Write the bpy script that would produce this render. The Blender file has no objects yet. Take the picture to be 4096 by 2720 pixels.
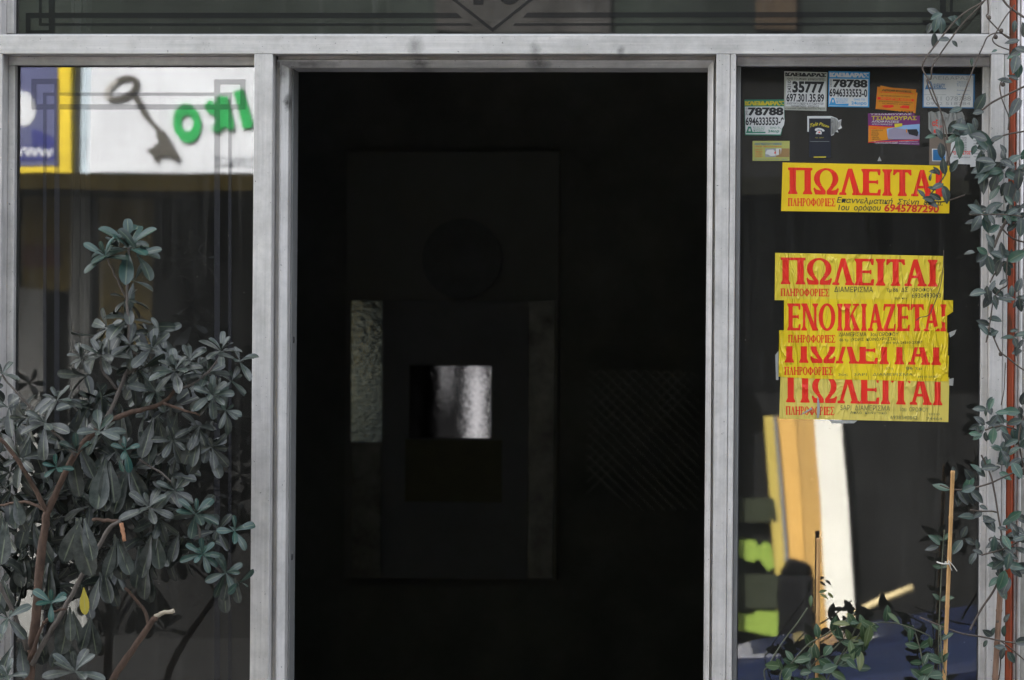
import bpy, math, random
from mathutils import Vector, Matrix
random.seed(7)
R_ = math.radians
sc = bpy.context.scene
COL = sc.collection

# ------------------------------------------------------------------ camera
CAM = Vector((0.57, -7.0, 1.45))
TGT = Vector((0.0, 0.0, 1.45))
PXM = 0.000525                                   # metres per photograph pixel on the shopfront
fwd = (TGT - CAM).normalized()
r0 = fwd.cross(Vector((0, 0, 1))).normalized()
a_ = R_(0.42)
cr = r0 * math.cos(a_) + Vector((0, 0, 1)) * math.sin(a_)
cu = cr.cross(fwd)
FPX = (TGT - CAM).length / PXM
cd = bpy.data.cameras.new('camera'); cam = bpy.data.objects.new('camera', cd); COL.objects.link(cam)
cam.matrix_world = Matrix(((cr.x, cu.x, -fwd.x, CAM.x), (cr.y, cu.y, -fwd.y, CAM.y), (cr.z, cu.z, -fwd.z, CAM.z), (0, 0, 0, 1)))
cd.sensor_width = 36; cd.lens = FPX / 4096 * 36
cd.clip_end = 300
cd.dof.use_dof = True; cd.dof.focus_distance = 6.99; cd.dof.aperture_fstop = 7.5
sc.camera = cam

# ------------------------------------------------------------------ light
SUN_EL, SUN_AZ = 44.0, -38.0                     # azimuth from +y towards +x: the sun stands behind the shopfront
w = bpy.data.worlds.new('World'); sc.world = w; w.use_nodes = True
nt = w.node_tree
bg = nt.nodes['Background']
sky = nt.nodes.new('ShaderNodeTexSky'); sky.sky_type = 'NISHITA'; sky.sun_disc = False
sky.sun_elevation = R_(SUN_EL); sky.sun_rotation = R_(SUN_AZ)
sky.air_density = 0.9; sky.dust_density = 5.0; sky.ozone_density = 0.3
hs = nt.nodes.new('ShaderNodeHueSaturation'); hs.inputs['Saturation'].default_value = 0.34      # thin high haze
nt.links.new(sky.outputs[0], hs.inputs['Color']); nt.links.new(hs.outputs[0], bg.inputs[0]); bg.inputs[1].default_value = 0.11
sl = bpy.data.lights.new('sun', 'SUN'); sl.energy = 4.2; sl.angle = R_(0.5); sl.color = (1, 0.975, 0.93)
so = bpy.data.objects.new('sun', sl); COL.objects.link(so)
sd = Vector((math.sin(R_(SUN_AZ)) * math.cos(R_(SUN_EL)), math.cos(R_(SUN_AZ)) * math.cos(R_(SUN_EL)), math.sin(R_(SUN_EL))))
so.rotation_euler = sd.to_track_quat('Z', 'Y').to_euler()
vs = sc.view_settings
vs.view_transform = 'Standard'; vs.look = 'None'; vs.gamma = 1; vs.exposure = 3.62; vs.use_curve_mapping = False
sc.cycles.max_bounces = 10; sc.cycles.transparent_max_bounces = 24
sc.cycles.caustics_reflective = False; sc.cycles.caustics_refractive = False

# ------------------------------------------------------------------ from the picture to the place
GY = 0.0                                         # outer face of the glass
def ray(px, py): return fwd * FPX + cr * (px - 2048) - cu * (py - 1360)
def U(px, py, y=GY):                             # point of the plane y seen at a photograph pixel
    d = ray(px, py); t = (y - CAM.y) / d.y
    return CAM + d * t
def M(px, py, y):                                # point of the opposite side seen mirrored in the glass
    d = ray(px, py); p = CAM + d * ((GY - CAM.y) / d.y)
    return p + Vector((d.x, -d.y, d.z)) * ((GY - y) / d.y)
def X(px, py=1400, y=GY): return U(px, py, y).x
def Z(py, px=2048, y=GY): return U(px, py, y).z

# ------------------------------------------------------------------ materials
class Nodes:
    def __init__(s, name):
        s.m = bpy.data.materials.new(name); s.m.use_nodes = True
        s.t = s.m.node_tree; s.b = s.t.nodes['Principled BSDF']; s.out = s.t.nodes['Material Output']
    def n(s, kind, **kw):
        x = s.t.nodes.new('ShaderNode' + kind)
        for k, v in kw.items(): setattr(x, k, v)
        return x
    def l(s, a, b): s.t.links.new(a, b)
    def setv(s, node, **kw):
        for k, v in kw.items(): node.inputs[k.replace('_', ' ')].default_value = v
    def coords(s, scale=(1, 1, 1)):
        tc = s.n('TexCoord'); mp = s.n('Mapping'); s.l(tc.outputs['Object'], mp.inputs[0]); mp.inputs['Scale'].default_value = scale
        return mp.outputs[0]
    def noise(s, vec, scale=5, detail=4, rough=0.6):
        x = s.n('TexNoise'); s.l(vec, x.inputs['Vector']); s.setv(x, Scale=scale, Detail=detail, Roughness=rough); return x.outputs['Fac']
    def ramp(s, fac, stops):
        x = s.n('ValToRGB'); s.l(fac, x.inputs[0]); e = x.color_ramp.elements
        while len(e) < len(stops): e.new(0.5)
        for el, (p, c) in zip(e, stops): el.position = p; el.color = tuple(c) + (1,) if len(c) == 3 else c
        return x.outputs[0]
    def mix(s, fac, a, b, mode='MIX'):
        x = s.n('MixRGB', blend_type=mode)
        for i, v in enumerate((fac, a, b)):
            if hasattr(v, 'links'): s.l(v, x.inputs[i])
            elif i == 0: x.inputs[0].default_value = v
            else: x.inputs[i].default_value = tuple(v) + (1,)
        return x.outputs[0]
    def bump(s, h, strength=0.3, dist=0.002):
        x = s.n('Bump'); s.l(h, x.inputs['Height']); x.inputs['Strength'].default_value = strength; x.inputs['Distance'].default_value = dist
        s.l(x.outputs[0], s.b.inputs['Normal']); return x.outputs[0]
G = lambda v: (v, v, v)
def mat(name, c, rough=0.6, metal=0.0, var=0.25, scale=8, stretch=(1, 1, 1), bump=0.0, bscale=60, spec=0.5):
    k = Nodes(name); v = k.coords(stretch)
    f = k.noise(v, scale, 6, 0.65)
    lo = tuple(x * (1 - var) for x in c); hi = tuple(min(1, x * (1 + var)) for x in c)
    k.l(k.ramp(f, [(0.3, lo), (0.7, hi)]), k.b.inputs['Base Color'])
    k.setv(k.b, Roughness=rough, Metallic=metal); k.b.inputs['Specular IOR Level'].default_value = spec
    if bump: k.bump(k.noise(v, bscale, 5), bump)
    return k.m
def alu(name, stretch, smudges=()):
    k = Nodes(name); v = k.coords(stretch)
    streak = k.noise(v, 6, 8, 0.7)
    base = k.ramp(streak, [(0.25, (0.485, 0.468, 0.45)), (0.75, (0.725, 0.692, 0.668))])
    o = k.coords((1, 1, 1))
    grime = k.ramp(k.noise(o, 9, 8, 0.75), [(0.42, G(0)), (0.72, G(0.55))])
    base = k.mix(grime, base, (0.22, 0.215, 0.20))
    specks = k.ramp(k.noise(o, 170, 2, 0.5), [(0.72, G(0)), (0.76, G(0.75))])
    base = k.mix(specks, base, (0.06, 0.06, 0.055))
    for (p, sx, sz, amt) in smudges:
        mp = k.n('Mapping'); mp.inputs['Location'].default_value = (-p[0] / sx, 0, -p[2] / sz); mp.inputs['Scale'].default_value = (1 / sx, 0, 1 / sz)
        tc = k.n('TexCoord'); k.l(tc.outputs['Object'], mp.inputs[0])
        ln = k.n('VectorMath', operation='LENGTH'); k.l(mp.outputs[0], ln.inputs[0])
        ad = k.n('Math', operation='ADD'); k.l(ln.outputs['Value'], ad.inputs[0])
        nz = k.n('Math', operation='MULTIPLY_ADD'); k.l(k.noise(o, 70, 6, 0.7), nz.inputs[0]); nz.inputs[1].default_value = 1.6; nz.inputs[2].default_value = -0.8
        k.l(nz.outputs[0], ad.inputs[1])
        base = k.mix(k.ramp(ad.outputs[0], [(0.1, G(amt)), (1.0, G(0))]), base, (0.035, 0.033, 0.03))
    k.l(base, k.b.inputs['Base Color'])
    k.setv(k.b, Roughness=0.42, Metallic=0.35)
    k.l(k.ramp(streak, [(0.2, G(0.34)), (0.8, G(0.55))]), k.b.inputs['Roughness'])
    k.bump(streak, 0.06, 0.001)
    return k.m
def glass_mat(name, refl=0.072, tint=(0.50, 0.51, 0.50), etch=0.0, etch_col=(0.06, 0.06, 0.06)):
    k = Nodes(name); o = k.coords((1, 1, 1))
    k.t.nodes.remove(k.b)
    wob = k.n('Bump'); k.l(k.noise(k.coords((1, 1, 0.8)), 2.6, 1, 0.4), wob.inputs['Height']); wob.inputs['Strength'].default_value = 1.0; wob.inputs['Distance'].default_value = 0.00045
    gl = k.n('BsdfGlossy'); gl.inputs['Roughness'].default_value = 0.012; k.l(wob.outputs[0], gl.inputs['Normal'])
    tr = k.n('BsdfTransparent'); tr.inputs[0].default_value = tuple(tint) + (1,)
    lw = k.n('LayerWeight'); lw.inputs['Blend'].default_value = 0.28
    fa = k.n('Math', operation='MULTIPLY_ADD'); k.l(lw.outputs['Fresnel'], fa.inputs[0]); fa.inputs[1].default_value = 0.5; fa.inputs[2].default_value = refl
    fa.use_clamp = True
    a = k.n('MixShader'); k.l(fa.outputs[0], a.inputs[0]); k.l(tr.outputs[0], a.inputs[1]); k.l(gl.outputs[0], a.inputs[2])
    df = k.n('BsdfDiffuse'); b = k.n('MixShader')
    if etch:
        df.inputs[0].default_value = tuple(etch_col) + (1,); b.inputs[0].default_value = etch
    else:
        df.inputs[0].default_value = (0.30, 0.29, 0.26, 1)
        film = k.ramp(k.noise(k.coords((1, 1, 0.25)), 7, 8, 0.75), [(0.35, G(0.025)), (0.85, G(0.11))])
        spots = k.ramp(k.noise(o, 120, 2, 0.5), [(0.73, G(0)), (0.77, G(0.6))])
        drips = k.ramp(k.noise(k.coords((1, 1, 0.04)), 42, 4, 0.6), [(0.56, G(0)), (0.80, G(0.10))])
        film = k.mix(1.0, film, drips, 'ADD')
        k.l(k.mix(1.0, film, spots, 'LIGHTEN'), b.inputs[0])
    k.l(a.outputs[0], b.inputs[1]); k.l(df.outputs[0], b.inputs[2]); k.l(b.outputs[0], k.out.inputs[0])
    return k.m
def paper(name, c, rough=0.45, wr=0.5, var=0.08):
    k = Nodes(name); v = k.coords((1, 1, 1))
    f = k.noise(v, 14, 5, 0.6)
    lo = tuple(x * (1 - var) for x in c); hi = tuple(min(1, x * (1 + var)) for x in c)
    k.l(k.ramp(f, [(0.3, lo), (0.7, hi)]), k.b.inputs['Base Color'])
    k.setv(k.b, Roughness=rough)
    if wr:
        wv = k.coords((3.2, 1, 0.75)); dn = k.n('TexNoise'); k.l(wv, dn.inputs['Vector']); k.setv(dn, Scale=11, Detail=3, Roughness=0.5, Distortion=0.6)
        rd = k.ramp(dn.outputs['Fac'], [(0.42, G(0)), (0.5, G(1)), (0.58, G(0.1))])
        k.bump(rd, wr, 0.0042)
    return k.m
def leaf_mat(name, cols, back, rough=0.42, dust=0.35, dustc=(0.17, 0.17, 0.16)):
    k = Nodes(name)
    at = k.n('Attribute', attribute_name='tint'); sp = k.n('SeparateColor'); k.l(at.outputs['Color'], sp.inputs[0])
    col = k.ramp(sp.outputs[0], [(i / (len(cols) - 1), c) for i, c in enumerate(cols)])
    o = k.coords((1, 1, 1))
    du = k.ramp(k.noise(o, 45, 6, 0.7), [(0.35, G(0)), (0.7, G(dust))])
    mu = k.n('Math', operation='MULTIPLY'); k.l(du, mu.inputs[0]); k.l(sp.outputs[1], mu.inputs[1])
    col = k.mix(mu.outputs[0], col, dustc)
    uv = k.n('UVMap'); sx = k.n('SeparateXYZ'); k.l(uv.outputs[0], sx.inputs[0])
    d = k.n('Math', operation='SUBTRACT'); k.l(sx.outputs[0], d.inputs[0]); d.inputs[1].default_value = 0.5
    ab = k.n('Math', operation='ABSOLUTE'); k.l(d.outputs[0], ab.inputs[0])
    rib = k.ramp(ab.outputs[0], [(0.02, G(0.38)), (0.06, G(0))])
    col = k.mix(rib, col, (0.23, 0.26, 0.16))
    ge = k.n('NewGeometry'); col = k.mix(ge.outputs['Backfacing'], col, back)
    k.l(col, k.b.inputs['Base Color']); k.setv(k.b, Roughness=rough)
    k.b.inputs['Specular IOR Level'].default_value = 0.36
    k.bump(k.noise(o, 160, 3), 0.12, 0.001)
    return k.m

# ------------------------------------------------------------------ mesh builder
class MB:
    def __init__(s): s.v = []; s.f = []; s.mi = []; s.uv = {}; s.tint = {}
    def add(s, vs, fs, m=0, uvs=None, tint=None):
        b = len(s.v); s.v += [tuple(x) for x in vs]
        for f in fs:
            i = len(s.f); s.f.append([b + q for q in f]); s.mi.append(m)
            if uvs: s.uv[i] = [uvs[q] for q in f]
            if tint: s.tint[i] = tint
    def box(s, x0, x1, y0, y1, z0, z1, m=0):
        x0, x1 = sorted((x0, x1)); y0, y1 = sorted((y0, y1)); z0, z1 = sorted((z0, z1))
        v = [(x, y, z) for x in (x0, x1) for y in (y0, y1) for z in (z0, z1)]
        s.add(v, [(0, 1, 3, 2), (4, 6, 7, 5), (0, 4, 5, 1), (2, 3, 7, 6), (0, 2, 6, 4), (1, 5, 7, 3)], m)
    def prism(s, pts, off, m=0, front_only=False):       # polygon of 3D points, extruded by off
        n = len(pts); p = [Vector(x) for x in pts]
        if front_only: s.add(p, [tuple(range(n))], m); return
        q = [x + Vector(off) for x in p]
        s.add(p + q, [tuple(range(n)), tuple(range(2 * n - 1, n - 1, -1))] + [(i, i + n, (i + 1) % n + n, (i + 1) % n) for i in range(n)], m)
    def tube(s, pts, rad, n=8, m=0, cap=True):
        pts = [Vector(p) for p in pts]
        if not isinstance(rad, (list, tuple)): rad = [rad] * len(pts)
        ref = Vector((0.31, 0.87, 0.2)); vs = []
        for i, p in enumerate(pts):
            t = (pts[min(i + 1, len(pts) - 1)] - pts[max(i - 1, 0)]).normalized()
            a = t.cross(ref).normalized(); b = t.cross(a)
            for k in range(n):
                th = 2 * math.pi * k / n; vs.append(p + (a * math.cos(th) + b * math.sin(th)) * rad[i])
        fs = [(i * n + k, i * n + (k + 1) % n, (i + 1) * n + (k + 1) % n, (i + 1) * n + k) for i in range(len(pts) - 1) for k in range(n)]
        if cap: fs += [tuple(range(n))[::-1], tuple((len(pts) - 1) * n + k for k in range(n))]
        s.add(vs, fs, m)
    def build(s, name, mats, parent=None, smooth=False, bevel=0.0):
        me = bpy.data.meshes.new(name); me.from_pydata(s.v, [], s.f)
        if not isinstance(mats, (list, tuple)): mats = [mats]
        for m in mats: me.materials.append(m)
        me.polygons.foreach_set('material_index', s.mi)
        if s.uv:
            u = me.uv_layers.new(name='UVMap')
            for i, q in s.uv.items():
                for li, c in zip(me.polygons[i].loop_indices, q): u.data[li].uv = c
        if s.tint:
            ca = me.color_attributes.new('tint', 'FLOAT_COLOR', 'CORNER')
            for i, c in s.tint.items():
                for li in me.polygons[i].loop_indices: ca.data[li].color = c
        if smooth: me.polygons.foreach_set('use_smooth', [True] * len(me.polygons))
        me.update()
        o = bpy.data.objects.new(name, me); COL.objects.link(o)
        if parent: o.parent = parent
        if bevel:
            b = o.modifiers.new('bevel', 'BEVEL'); b.width = bevel; b.segments = 2; b.limit_method = 'ANGLE'
        return o
def tag(o, label=None, cat=None, group=None, kind=None):
    for k, v in (('label', label), ('category', cat), ('group', group), ('kind', kind)):
        if v: o[k] = v
    return o
def empty(name, label, cat, group=None):
    o = bpy.data.objects.new(name, None); COL.objects.link(o); o.empty_display_size = 0.1
    return tag(o, label, cat, group)
def smooth_path(p, k=4):                                  # Catmull-Rom
    p = [Vector(x) for x in p]
    if len(p) < 3: return p
    out = []; q = [p[0] * 2 - p[1]] + p + [p[-1] * 2 - p[-2]]
    for i in range(1, len(q) - 2):
        for j in range(k):
            t = j / k
            out.append(0.5 * ((2 * q[i]) + (q[i + 1] - q[i - 1]) * t + (2 * q[i - 1] - 5 * q[i] + 4 * q[i + 1] - q[i + 2]) * t * t + (3 * q[i] - q[i - 1] - 3 * q[i + 1] + q[i + 2]) * t ** 3))
    return out + [p[-1]]

# ------------------------------------------------------------------ lettering
_tc = {}
def text_mesh(body, bold=0.0, shear=0.0):
    key = (body, bold, shear)
    if key not in _tc:
        c = bpy.data.curves.new('lettering', 'FONT'); c.body = body; c.resolution_u = 3; c.offset = bold; c.shear = shear
        o = bpy.data.objects.new('lettering', c); COL.objects.link(o)
        bpy.context.view_layer.update()
        me = bpy.data.meshes.new_from_object(o.evaluated_get(bpy.context.evaluated_depsgraph_get()))
        v = [tuple(x.co[:2]) for x in me.vertices]; f = [tuple(p.vertices) for p in me.polygons]
        bpy.data.objects.remove(o); bpy.data.curves.remove(c); bpy.data.meshes.remove(me)
        xs = [a for a, _ in v]; ys = [b for _, b in v]
        x0, x1, y0, y1 = min(xs), max(xs), min(ys), max(ys)
        _tc[key] = ([((a - x0) / (x1 - x0), (b - y0) / max(1e-6, y1 - y0)) for a, b in v], f)
    return _tc[key]
def text(mb, body, q, f, m, bold=0.0, shear=0.0):          # q: TL TR BR BL in local units, f: local -> world
    v, fs = text_mesh(body, bold, shear)
    def P(s, t):
        a = [q[3][i] * (1 - s) + q[2][i] * s for i in (0, 1)]; b = [q[0][i] * (1 - s) + q[1][i] * s for i in (0, 1)]
        return f(a[0] * (1 - t) + b[0] * t, a[1] * (1 - t) + b[1] * t)
    mb.add([P(s, t) for s, t in v], fs, m)
    if bold >= .05 and ord(body[0]) > 900:                  # a heavier face for Greek headings
        for k_, e in ((1, .0045), (2, -.0045), (3, .009)): mb.add([P(s + e, t) + Vector((0, -.00004 * k_, 0)) for s, t in v], fs, m)
def rect(x0, y0, x1, y1, sl=0.0): return [(x0, y0), (x1, y0 + sl * (x1 - x0)), (x1, y1 + sl * (x1 - x0)), (x0, y1)]

def stem(x, w, s=0.07, y0=0.0, y1=1.0, top=True, bot=True):
    h = w / 2; r = []
    r += [(x + h + s, y0), (x + h + s * 1.05, y0 + .05), (x + h + s * .55, y0 + .09), (x + h, y0 + .16)] if bot else [(x + h, y0)]
    r += [(x + h, y1 - .16), (x + h + s * .55, y1 - .09), (x + h + s * 1.05, y1 - .05), (x + h + s, y1)] if top else [(x + h, y1)]
    return r + [(2 * x - a, b) for a, b in reversed(r)]
def ring(cx, cy, ax, ay, bx, by, t0=0, t1=360, n=28):
    o = []; 
    for i in range(n):
        a, b = R_(t0 + (t1 - t0) * i / n), R_(t0 + (t1 - t0) * (i + 1) / n)
        o.append([(cx + ax * math.cos(a), cy + ay * math.sin(a)), (cx + ax * math.cos(b), cy + ay * math.sin(b)), (cx + bx * math.cos(b), cy + by * math.sin(b)), (cx + bx * math.cos(a), cy + by * math.sin(a))])
    return o
def glyph(ch):                                             # polygons in a unit box, y up; strokes of a heavy flared serif face
    foot = lambda x0, x1: [(x0, 0), (x1, 0), (x1 + .01, .05), (x1 - .03, .1), (x0 + .03, .1), (x0 - .01, .05)]
    if ch == 'Ι': return [stem(.5, .62, .17)]
    if ch == 'Π': return [stem(.2, .26, .06, top=False), stem(.8, .26, .06, top=False), [(.02, .9), (.98, .9), (1, .95), (.99, 1), (.01, 1), (0, .95)]]
    if ch == 'Η': return [stem(.18, .24, .06), stem(.82, .24, .06), [(.18, .46), (.82, .46), (.82, .56), (.18, .56)]]
    if ch == 'Ω': return ring(.5, .60, .47, .40, .245, .325, -47, 227, 30) + [
        [(.82, .31), (.68, .35), (.52, .14), (.52, .02), (.56, 0), (.92, 0), (.99, .22), (.95, .27), (.88, .19), (.70, .15)],
        [(.18, .31), (.30, .15), (.12, .19), (.05, .27), (.01, .22), (.08, 0), (.44, 0), (.48, .02), (.48, .14), (.32, .35)]]
    if ch in 'ΛΑ':
        g = [[(.10, .06), (.25, .06), (.50, .80), (.60, 1), (.42, 1), (.37, .9)], [(.42, 1), (.60, 1), (.94, .06), (.66, .06), (.44, .78)], foot(.01, .33), foot(.60, 1.0)]
        return g + ([[(.25, .30), (.70, .30), (.67, .40), (.28, .40)]] if ch == 'Α' else [])
    if ch == 'Ε': return [stem(.22, .32, .08), [(.22, .9), (.97, .9), (.97, 1), (.22, 1)], [(.80, .91), (.86, .77), (.95, .76), (.98, .91)],
                          [(.22, .46), (.74, .46), (.84, .41), (.86, .5), (.84, .60), (.74, .56), (.22, .56)], [(.22, 0), (.97, 0), (.97, .1), (.22, .1)], [(.80, .09), (.86, .23), (.99, .24), (.98, .09)]]
    if ch == 'Τ': return [stem(.5, .32, .08, top=False), [(.02, .89), (.98, .89), (.98, 1), (.02, 1)], [(.0, .80), (.07, .77), (.22, .89), (.02, .9)], [(.78, .89), (.93, .77), (1, .80), (.98, .9)]]
    if ch == 'Ν': return [stem(.15, .15, .1), stem(.85, .15, .1), [(.06, 1), (.33, 1), (.93, 0), (.68, 0)]]
    if ch == 'Ο': return ring(.5, .5, .5, .51, .25, .42, 0, 360, 32)
    if ch == 'Κ': return [stem(.2, .32, .08), [(.34, .48), (.5, .56), (.90, .95), (.72, .95)], [(.40, .58), (.58, .62), (.98, .04), (.66, .04)], foot(.58, 1.0), [(.56, .93), (.98, .93), (.97, 1), (.57, 1)]]
    if ch == 'Ζ': return [[(.06, .9), (.95, .9), (.97, 1), (.05, 1)], [(.62, .9), (.95, .9), (.36, .1), (.03, .1)], [(.02, 0), (.97, 0), (.99, .1), (.02, .1)], [(.84, .09), (.9, .26), (1, .27), (.98, .09)], [(.0, .76), (.09, .74), (.2, .9), (.03, .92)]]
    if ch == 'Ρ': return [stem(.22, .28, .1)] + ring(.42, .73, .5, .28, .24, .19, -90, 90, 14) + [[(.3, .9), (.46, .92), (.46, 1), (.3, 1)], [(.3, .45), (.46, .45), (.46, .54), (.3, .54)]]
    if ch == 'Φ': return [stem(.5, .2, .08)] + ring(.5, .5, .5, .36, .27, .27, 0, 360, 26)
    if ch == 'Σ': return [[(.03, .91), (.95, .91), (.95, 1), (.03, 1)], [(.84, .92), (.9, .75), (.98, .75), (.96, .92)], [(.03, .95), (.30, .95), (.66, .52), (.40, .5)], [(.42, .56), (.66, .52), (.30, .06), (.02, .04)], [(.03, 0), (.95, 0), (.95, .1), (.03, .1)], [(.84, .08), (.9, .26), (1, .26), (.97, .08)]]
    return []
class Sheet:
    """one printed sheet lying on the glass: local units -> photograph pixels -> the plane of the glass"""
    def __init__(s, ox, oy, k, y, clip=None): s.mb = MB(); s.ox, s.oy, s.k, s.y = ox, oy, k, y; s.ly = 0; s.clip = clip
    def at(s, lift=0.0):
        y = s.y - lift
        return lambda x, v: U(s.ox + x * s.k, s.oy + v * s.k, y)
    def sheet(s, pts, m=0, th=0.0003, lift=0.0):
        f = s.at(lift); s.mb.prism([f(*p) for p in pts], (0, th, 0), m)
    def flat(s, pts, m, lift=0.00025):
        s.ly += 1; f = s.at(lift + 0.00002 * (s.ly % 12)); s.mb.add([f(*p) for p in pts], [tuple(range(len(pts)))], m)
    def text(s, body, q, m, bold=0.0, shear=0.0, lift=0.0004): text(s.mb, body, q, s.at(lift), m, bold, shear)
    def serif(s, body, exts, yt, yb, sl, m):
        for ch, (x0, x1) in zip(body, exts):
            for p in glyph(ch):
                pts = [(x0 + a * (x1 - x0), yb + (yt - yb) * b + sl * (x0 + a * (x1 - x0))) for a, b in p]
                if s.clip is not None: pts = clip_top(pts, s.clip)
                if len(pts) > 2: s.flat(pts, m)
def clip_top(p, c):                                       # keep what lies below the line y = c[0] + c[1] x
    out = []
    for i in range(len(p)):
        a, b = p[i], p[(i + 1) % len(p)]
        da, db = a[1] - c[0] - c[1] * a[0], b[1] - c[0] - c[1] * b[0]
        if da >= 0: out.append(a)
        if (da < 0) != (db < 0): t = da / (da - db); out.append((a[0] + (b[0] - a[0]) * t, a[1] + (b[1] - a[1]) * t))
    return out

# ------------------------------------------------------------------ palette
A_V = alu('brushed_aluminium_upright', (26, 26, 0.7))
A_H = alu('brushed_aluminium_rail', (0.7, 26, 26), [((X(1680, 210), 0, Z(205)), 0.022, 0.030, 0.5), ((X(2152, 210), 0, Z(212)), 0.013, 0.026, 0.45), ((X(2490, 210), 0, Z(215)), 0.010, 0.012, 0.6),
                                                     ((X(1690, 260), 0, Z(262)), 0.03, 0.012, 0.7), ((X(2160, 260), 0, Z(262)), 0.03, 0.014, 0.7), ((X(1240, 260), 0, Z(262)), 0.08, 0.012, 0.6)])
A_J = alu('stained_aluminium_jamb', (26, 26, 0.9), [((X(1158, 410), 0, Z(412)), 0.010, 0.022, 1.0), ((X(1140, 330), 0, Z(300)), 0.012, 0.03, 0.6)])
A_D = mat('dull_grey_metal', (0.21, 0.21, 0.205), 0.5, 0.3, 0.2, 6, (20, 20, 1))
GASKET = mat('black_rubber_gasket', (0.02, 0.02, 0.02), 0.7)
GLASS = glass_mat('window_glass')
ETCH = glass_mat('etched_glass', 0.09, (0.3, 0.3, 0.3), 0.52, (0.062, 0.062, 0.066))
ETCH_D = glass_mat('etched_transom_glass', 0.03, (0.1, 0.1, 0.1), 0.5, (0.035, 0.035, 0.034))
DARK = mat('dark_stained_wall', (0.20, 0.20, 0.185), 0.8, 0, 0.3, 3)
P_Y = paper('yellow_poster_paper', (0.78, 0.53, 0.008), 0.4, 0.08)
P_YW = paper('wrinkled_yellow_paper', (0.74, 0.565, 0.038), 0.4, 0.7)
P_YG = paper('wrinkled_golden_paper', (0.78, 0.565, 0.010), 0.35, 0.85)
P_YF = paper('faded_yellow_paper', (0.66, 0.525, 0.10), 0.45, 0.6)
P_R = paper('red_print', (0.76, 0.022, 0.006), 0.42, 0.5)
P_RM = paper('red_marker', (0.58, 0.02, 0.012), 0.5, 0)
INK = paper('black_marker_ink', (0.02, 0.025, 0.03), 0.6, 0)
INKF = paper('faded_pen_ink', (0.17, 0.17, 0.06), 0.6, 0)
W_P = paper('white_sticker_paper', (0.60, 0.60, 0.585), 0.5, 0.1)
G_P = paper('grey_sticker_paper', (0.40, 0.40, 0.34), 0.5, 0.1)
K_P = paper('black_print', (0.012, 0.012, 0.014), 0.5, 0)
B_P = paper('light_blue_print', (0.03, 0.27, 0.55), 0.45, 0)
B_D = paper('deep_blue_print', (0.02, 0.13, 0.30), 0.45, 0)
GR_P = paper('green_print', (0.02, 0.19, 0.11), 0.45, 0)
YL_P = paper('yellow_print', (0.55, 0.45, 0.03), 0.45, 0)
YG_P = paper('pale_yellow_green_card', (0.40, 0.40, 0.11), 0.5, 0)
OR_P = paper('orange_card', (0.62, 0.23, 0.008), 0.45, 0)
PU_P = paper('purple_card', (0.15, 0.022, 0.13), 0.45, 0)
NV_P = paper('navy_card', (0.010, 0.012, 0.022), 0.4, 0)
SKYB = paper('pale_blue_print', (0.22, 0.36, 0.58), 0.45, 0)
LIL = paper('lilac_print', (0.26, 0.23, 0.30), 0.45, 0)
BRN = paper('tan_print', (0.30, 0.18, 0.07), 0.5, 0)
TAU = paper('taupe_card', (0.17, 0.13, 0.10), 0.5, 0)
PALE = paper('pale_grey_print', (0.30, 0.31, 0.31), 0.5, 0)
TORN = paper('torn_paper_backing', (0.26, 0.26, 0.24), 0.8, 0.9, 0.35)

# ------------------------------------------------------------------ the setting: ground
b = MB(); b.box(-60, 60, -1.9, 8, -0.5, 0); tag(b.build('pavement', mat('paving_slabs', (0.24, 0.23, 0.21), 0.8, 0, 0.25, 6, (1, 1, 1), 0.3, 40)), kind='structure')
b = MB(); b.box(-60, 60, -6.4, -1.9, -0.6, -0.12); tag(b.build('road', mat('asphalt', (0.05, 0.05, 0.05), 0.85, 0, 0.3, 30, (1, 1, 1), 0.4, 200, spec=0.06)), kind='structure')
b = MB(); b.box(-60, 60, -60, -6.4, -0.5, 0); tag(b.build('far_pavement', mat('far_paving', (0.016, 0.016, 0.016), 0.8, 0, 0.25, 6, spec=0.06)), kind='structure')

# ------------------------------------------------------------------ the shopfront frame
xl0, xl1 = X(-120), X(36)            # left end upright
p1a, p1b = X(1032), X(1106)          # upright left of the doorway
p2a, p2b = X(2860), X(2938)          # upright right of the doorway
p3a, p3b = X(3948), X(4018)          # right end upright
zb0, zb1 = Z(229), Z(152)            # beam
FY = -0.08
ZT = Z(-420)
front = empty('aluminium_shopfront', 'brushed aluminium entrance frame with tall side windows around an open dark doorway', 'shopfront')
def fpart(name, boxes, m, bev=0.0015, parent=front):
    q = MB()
    for bx in boxes: q.box(*bx)
    return q.build(name, m, parent, bevel=bev)
fpart('beam', [(xl0, p3b, FY, 0.05, zb0, zb1)], A_H)
for (a, c) in ((xl0, xl1), (p1a, p1b)):
    fpart('upright', [(a, c, FY + 0.001, 0.05, 0.0, zb0)], A_V)
fpart('upright', [(p2a, X(2914), FY + 0.001, 0.05, 0, zb0), (X(2917), p2b, FY + 0.001, 0.05, 0, zb0), (X(2912), X(2919), FY + 0.006, 0.04, 0, zb0)], A_V, 0.001)
fpart('upright', [(p3a, X(3998), FY + 0.001, 0.05, 0, zb0), (X(4000), p3b, FY + 0.003, 0.05, 0, zb0), (X(3996), X(4002), FY + 0.006, 0.04, 0, zb0)], A_V, 0.001)
fpart('upright', [(xl0, X(38, 60), FY + 0.001, 0.05, zb1, ZT)], A_V)
fpart('upright', [(X(3954, 60), p3b, FY + 0.001, 0.05, zb1, ZT)], A_V)
fpart('bottom_rail', [(xl1, p1a, FY + 0.002, 0.05, 0.0, 0.14)], A_H)
fpart('bottom_rail', [(p2b, p3a, FY + 0.002, 0.05, 0.0, 0.14)], A_H)
BY0, BY1 = -0.026, -0.001
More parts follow.
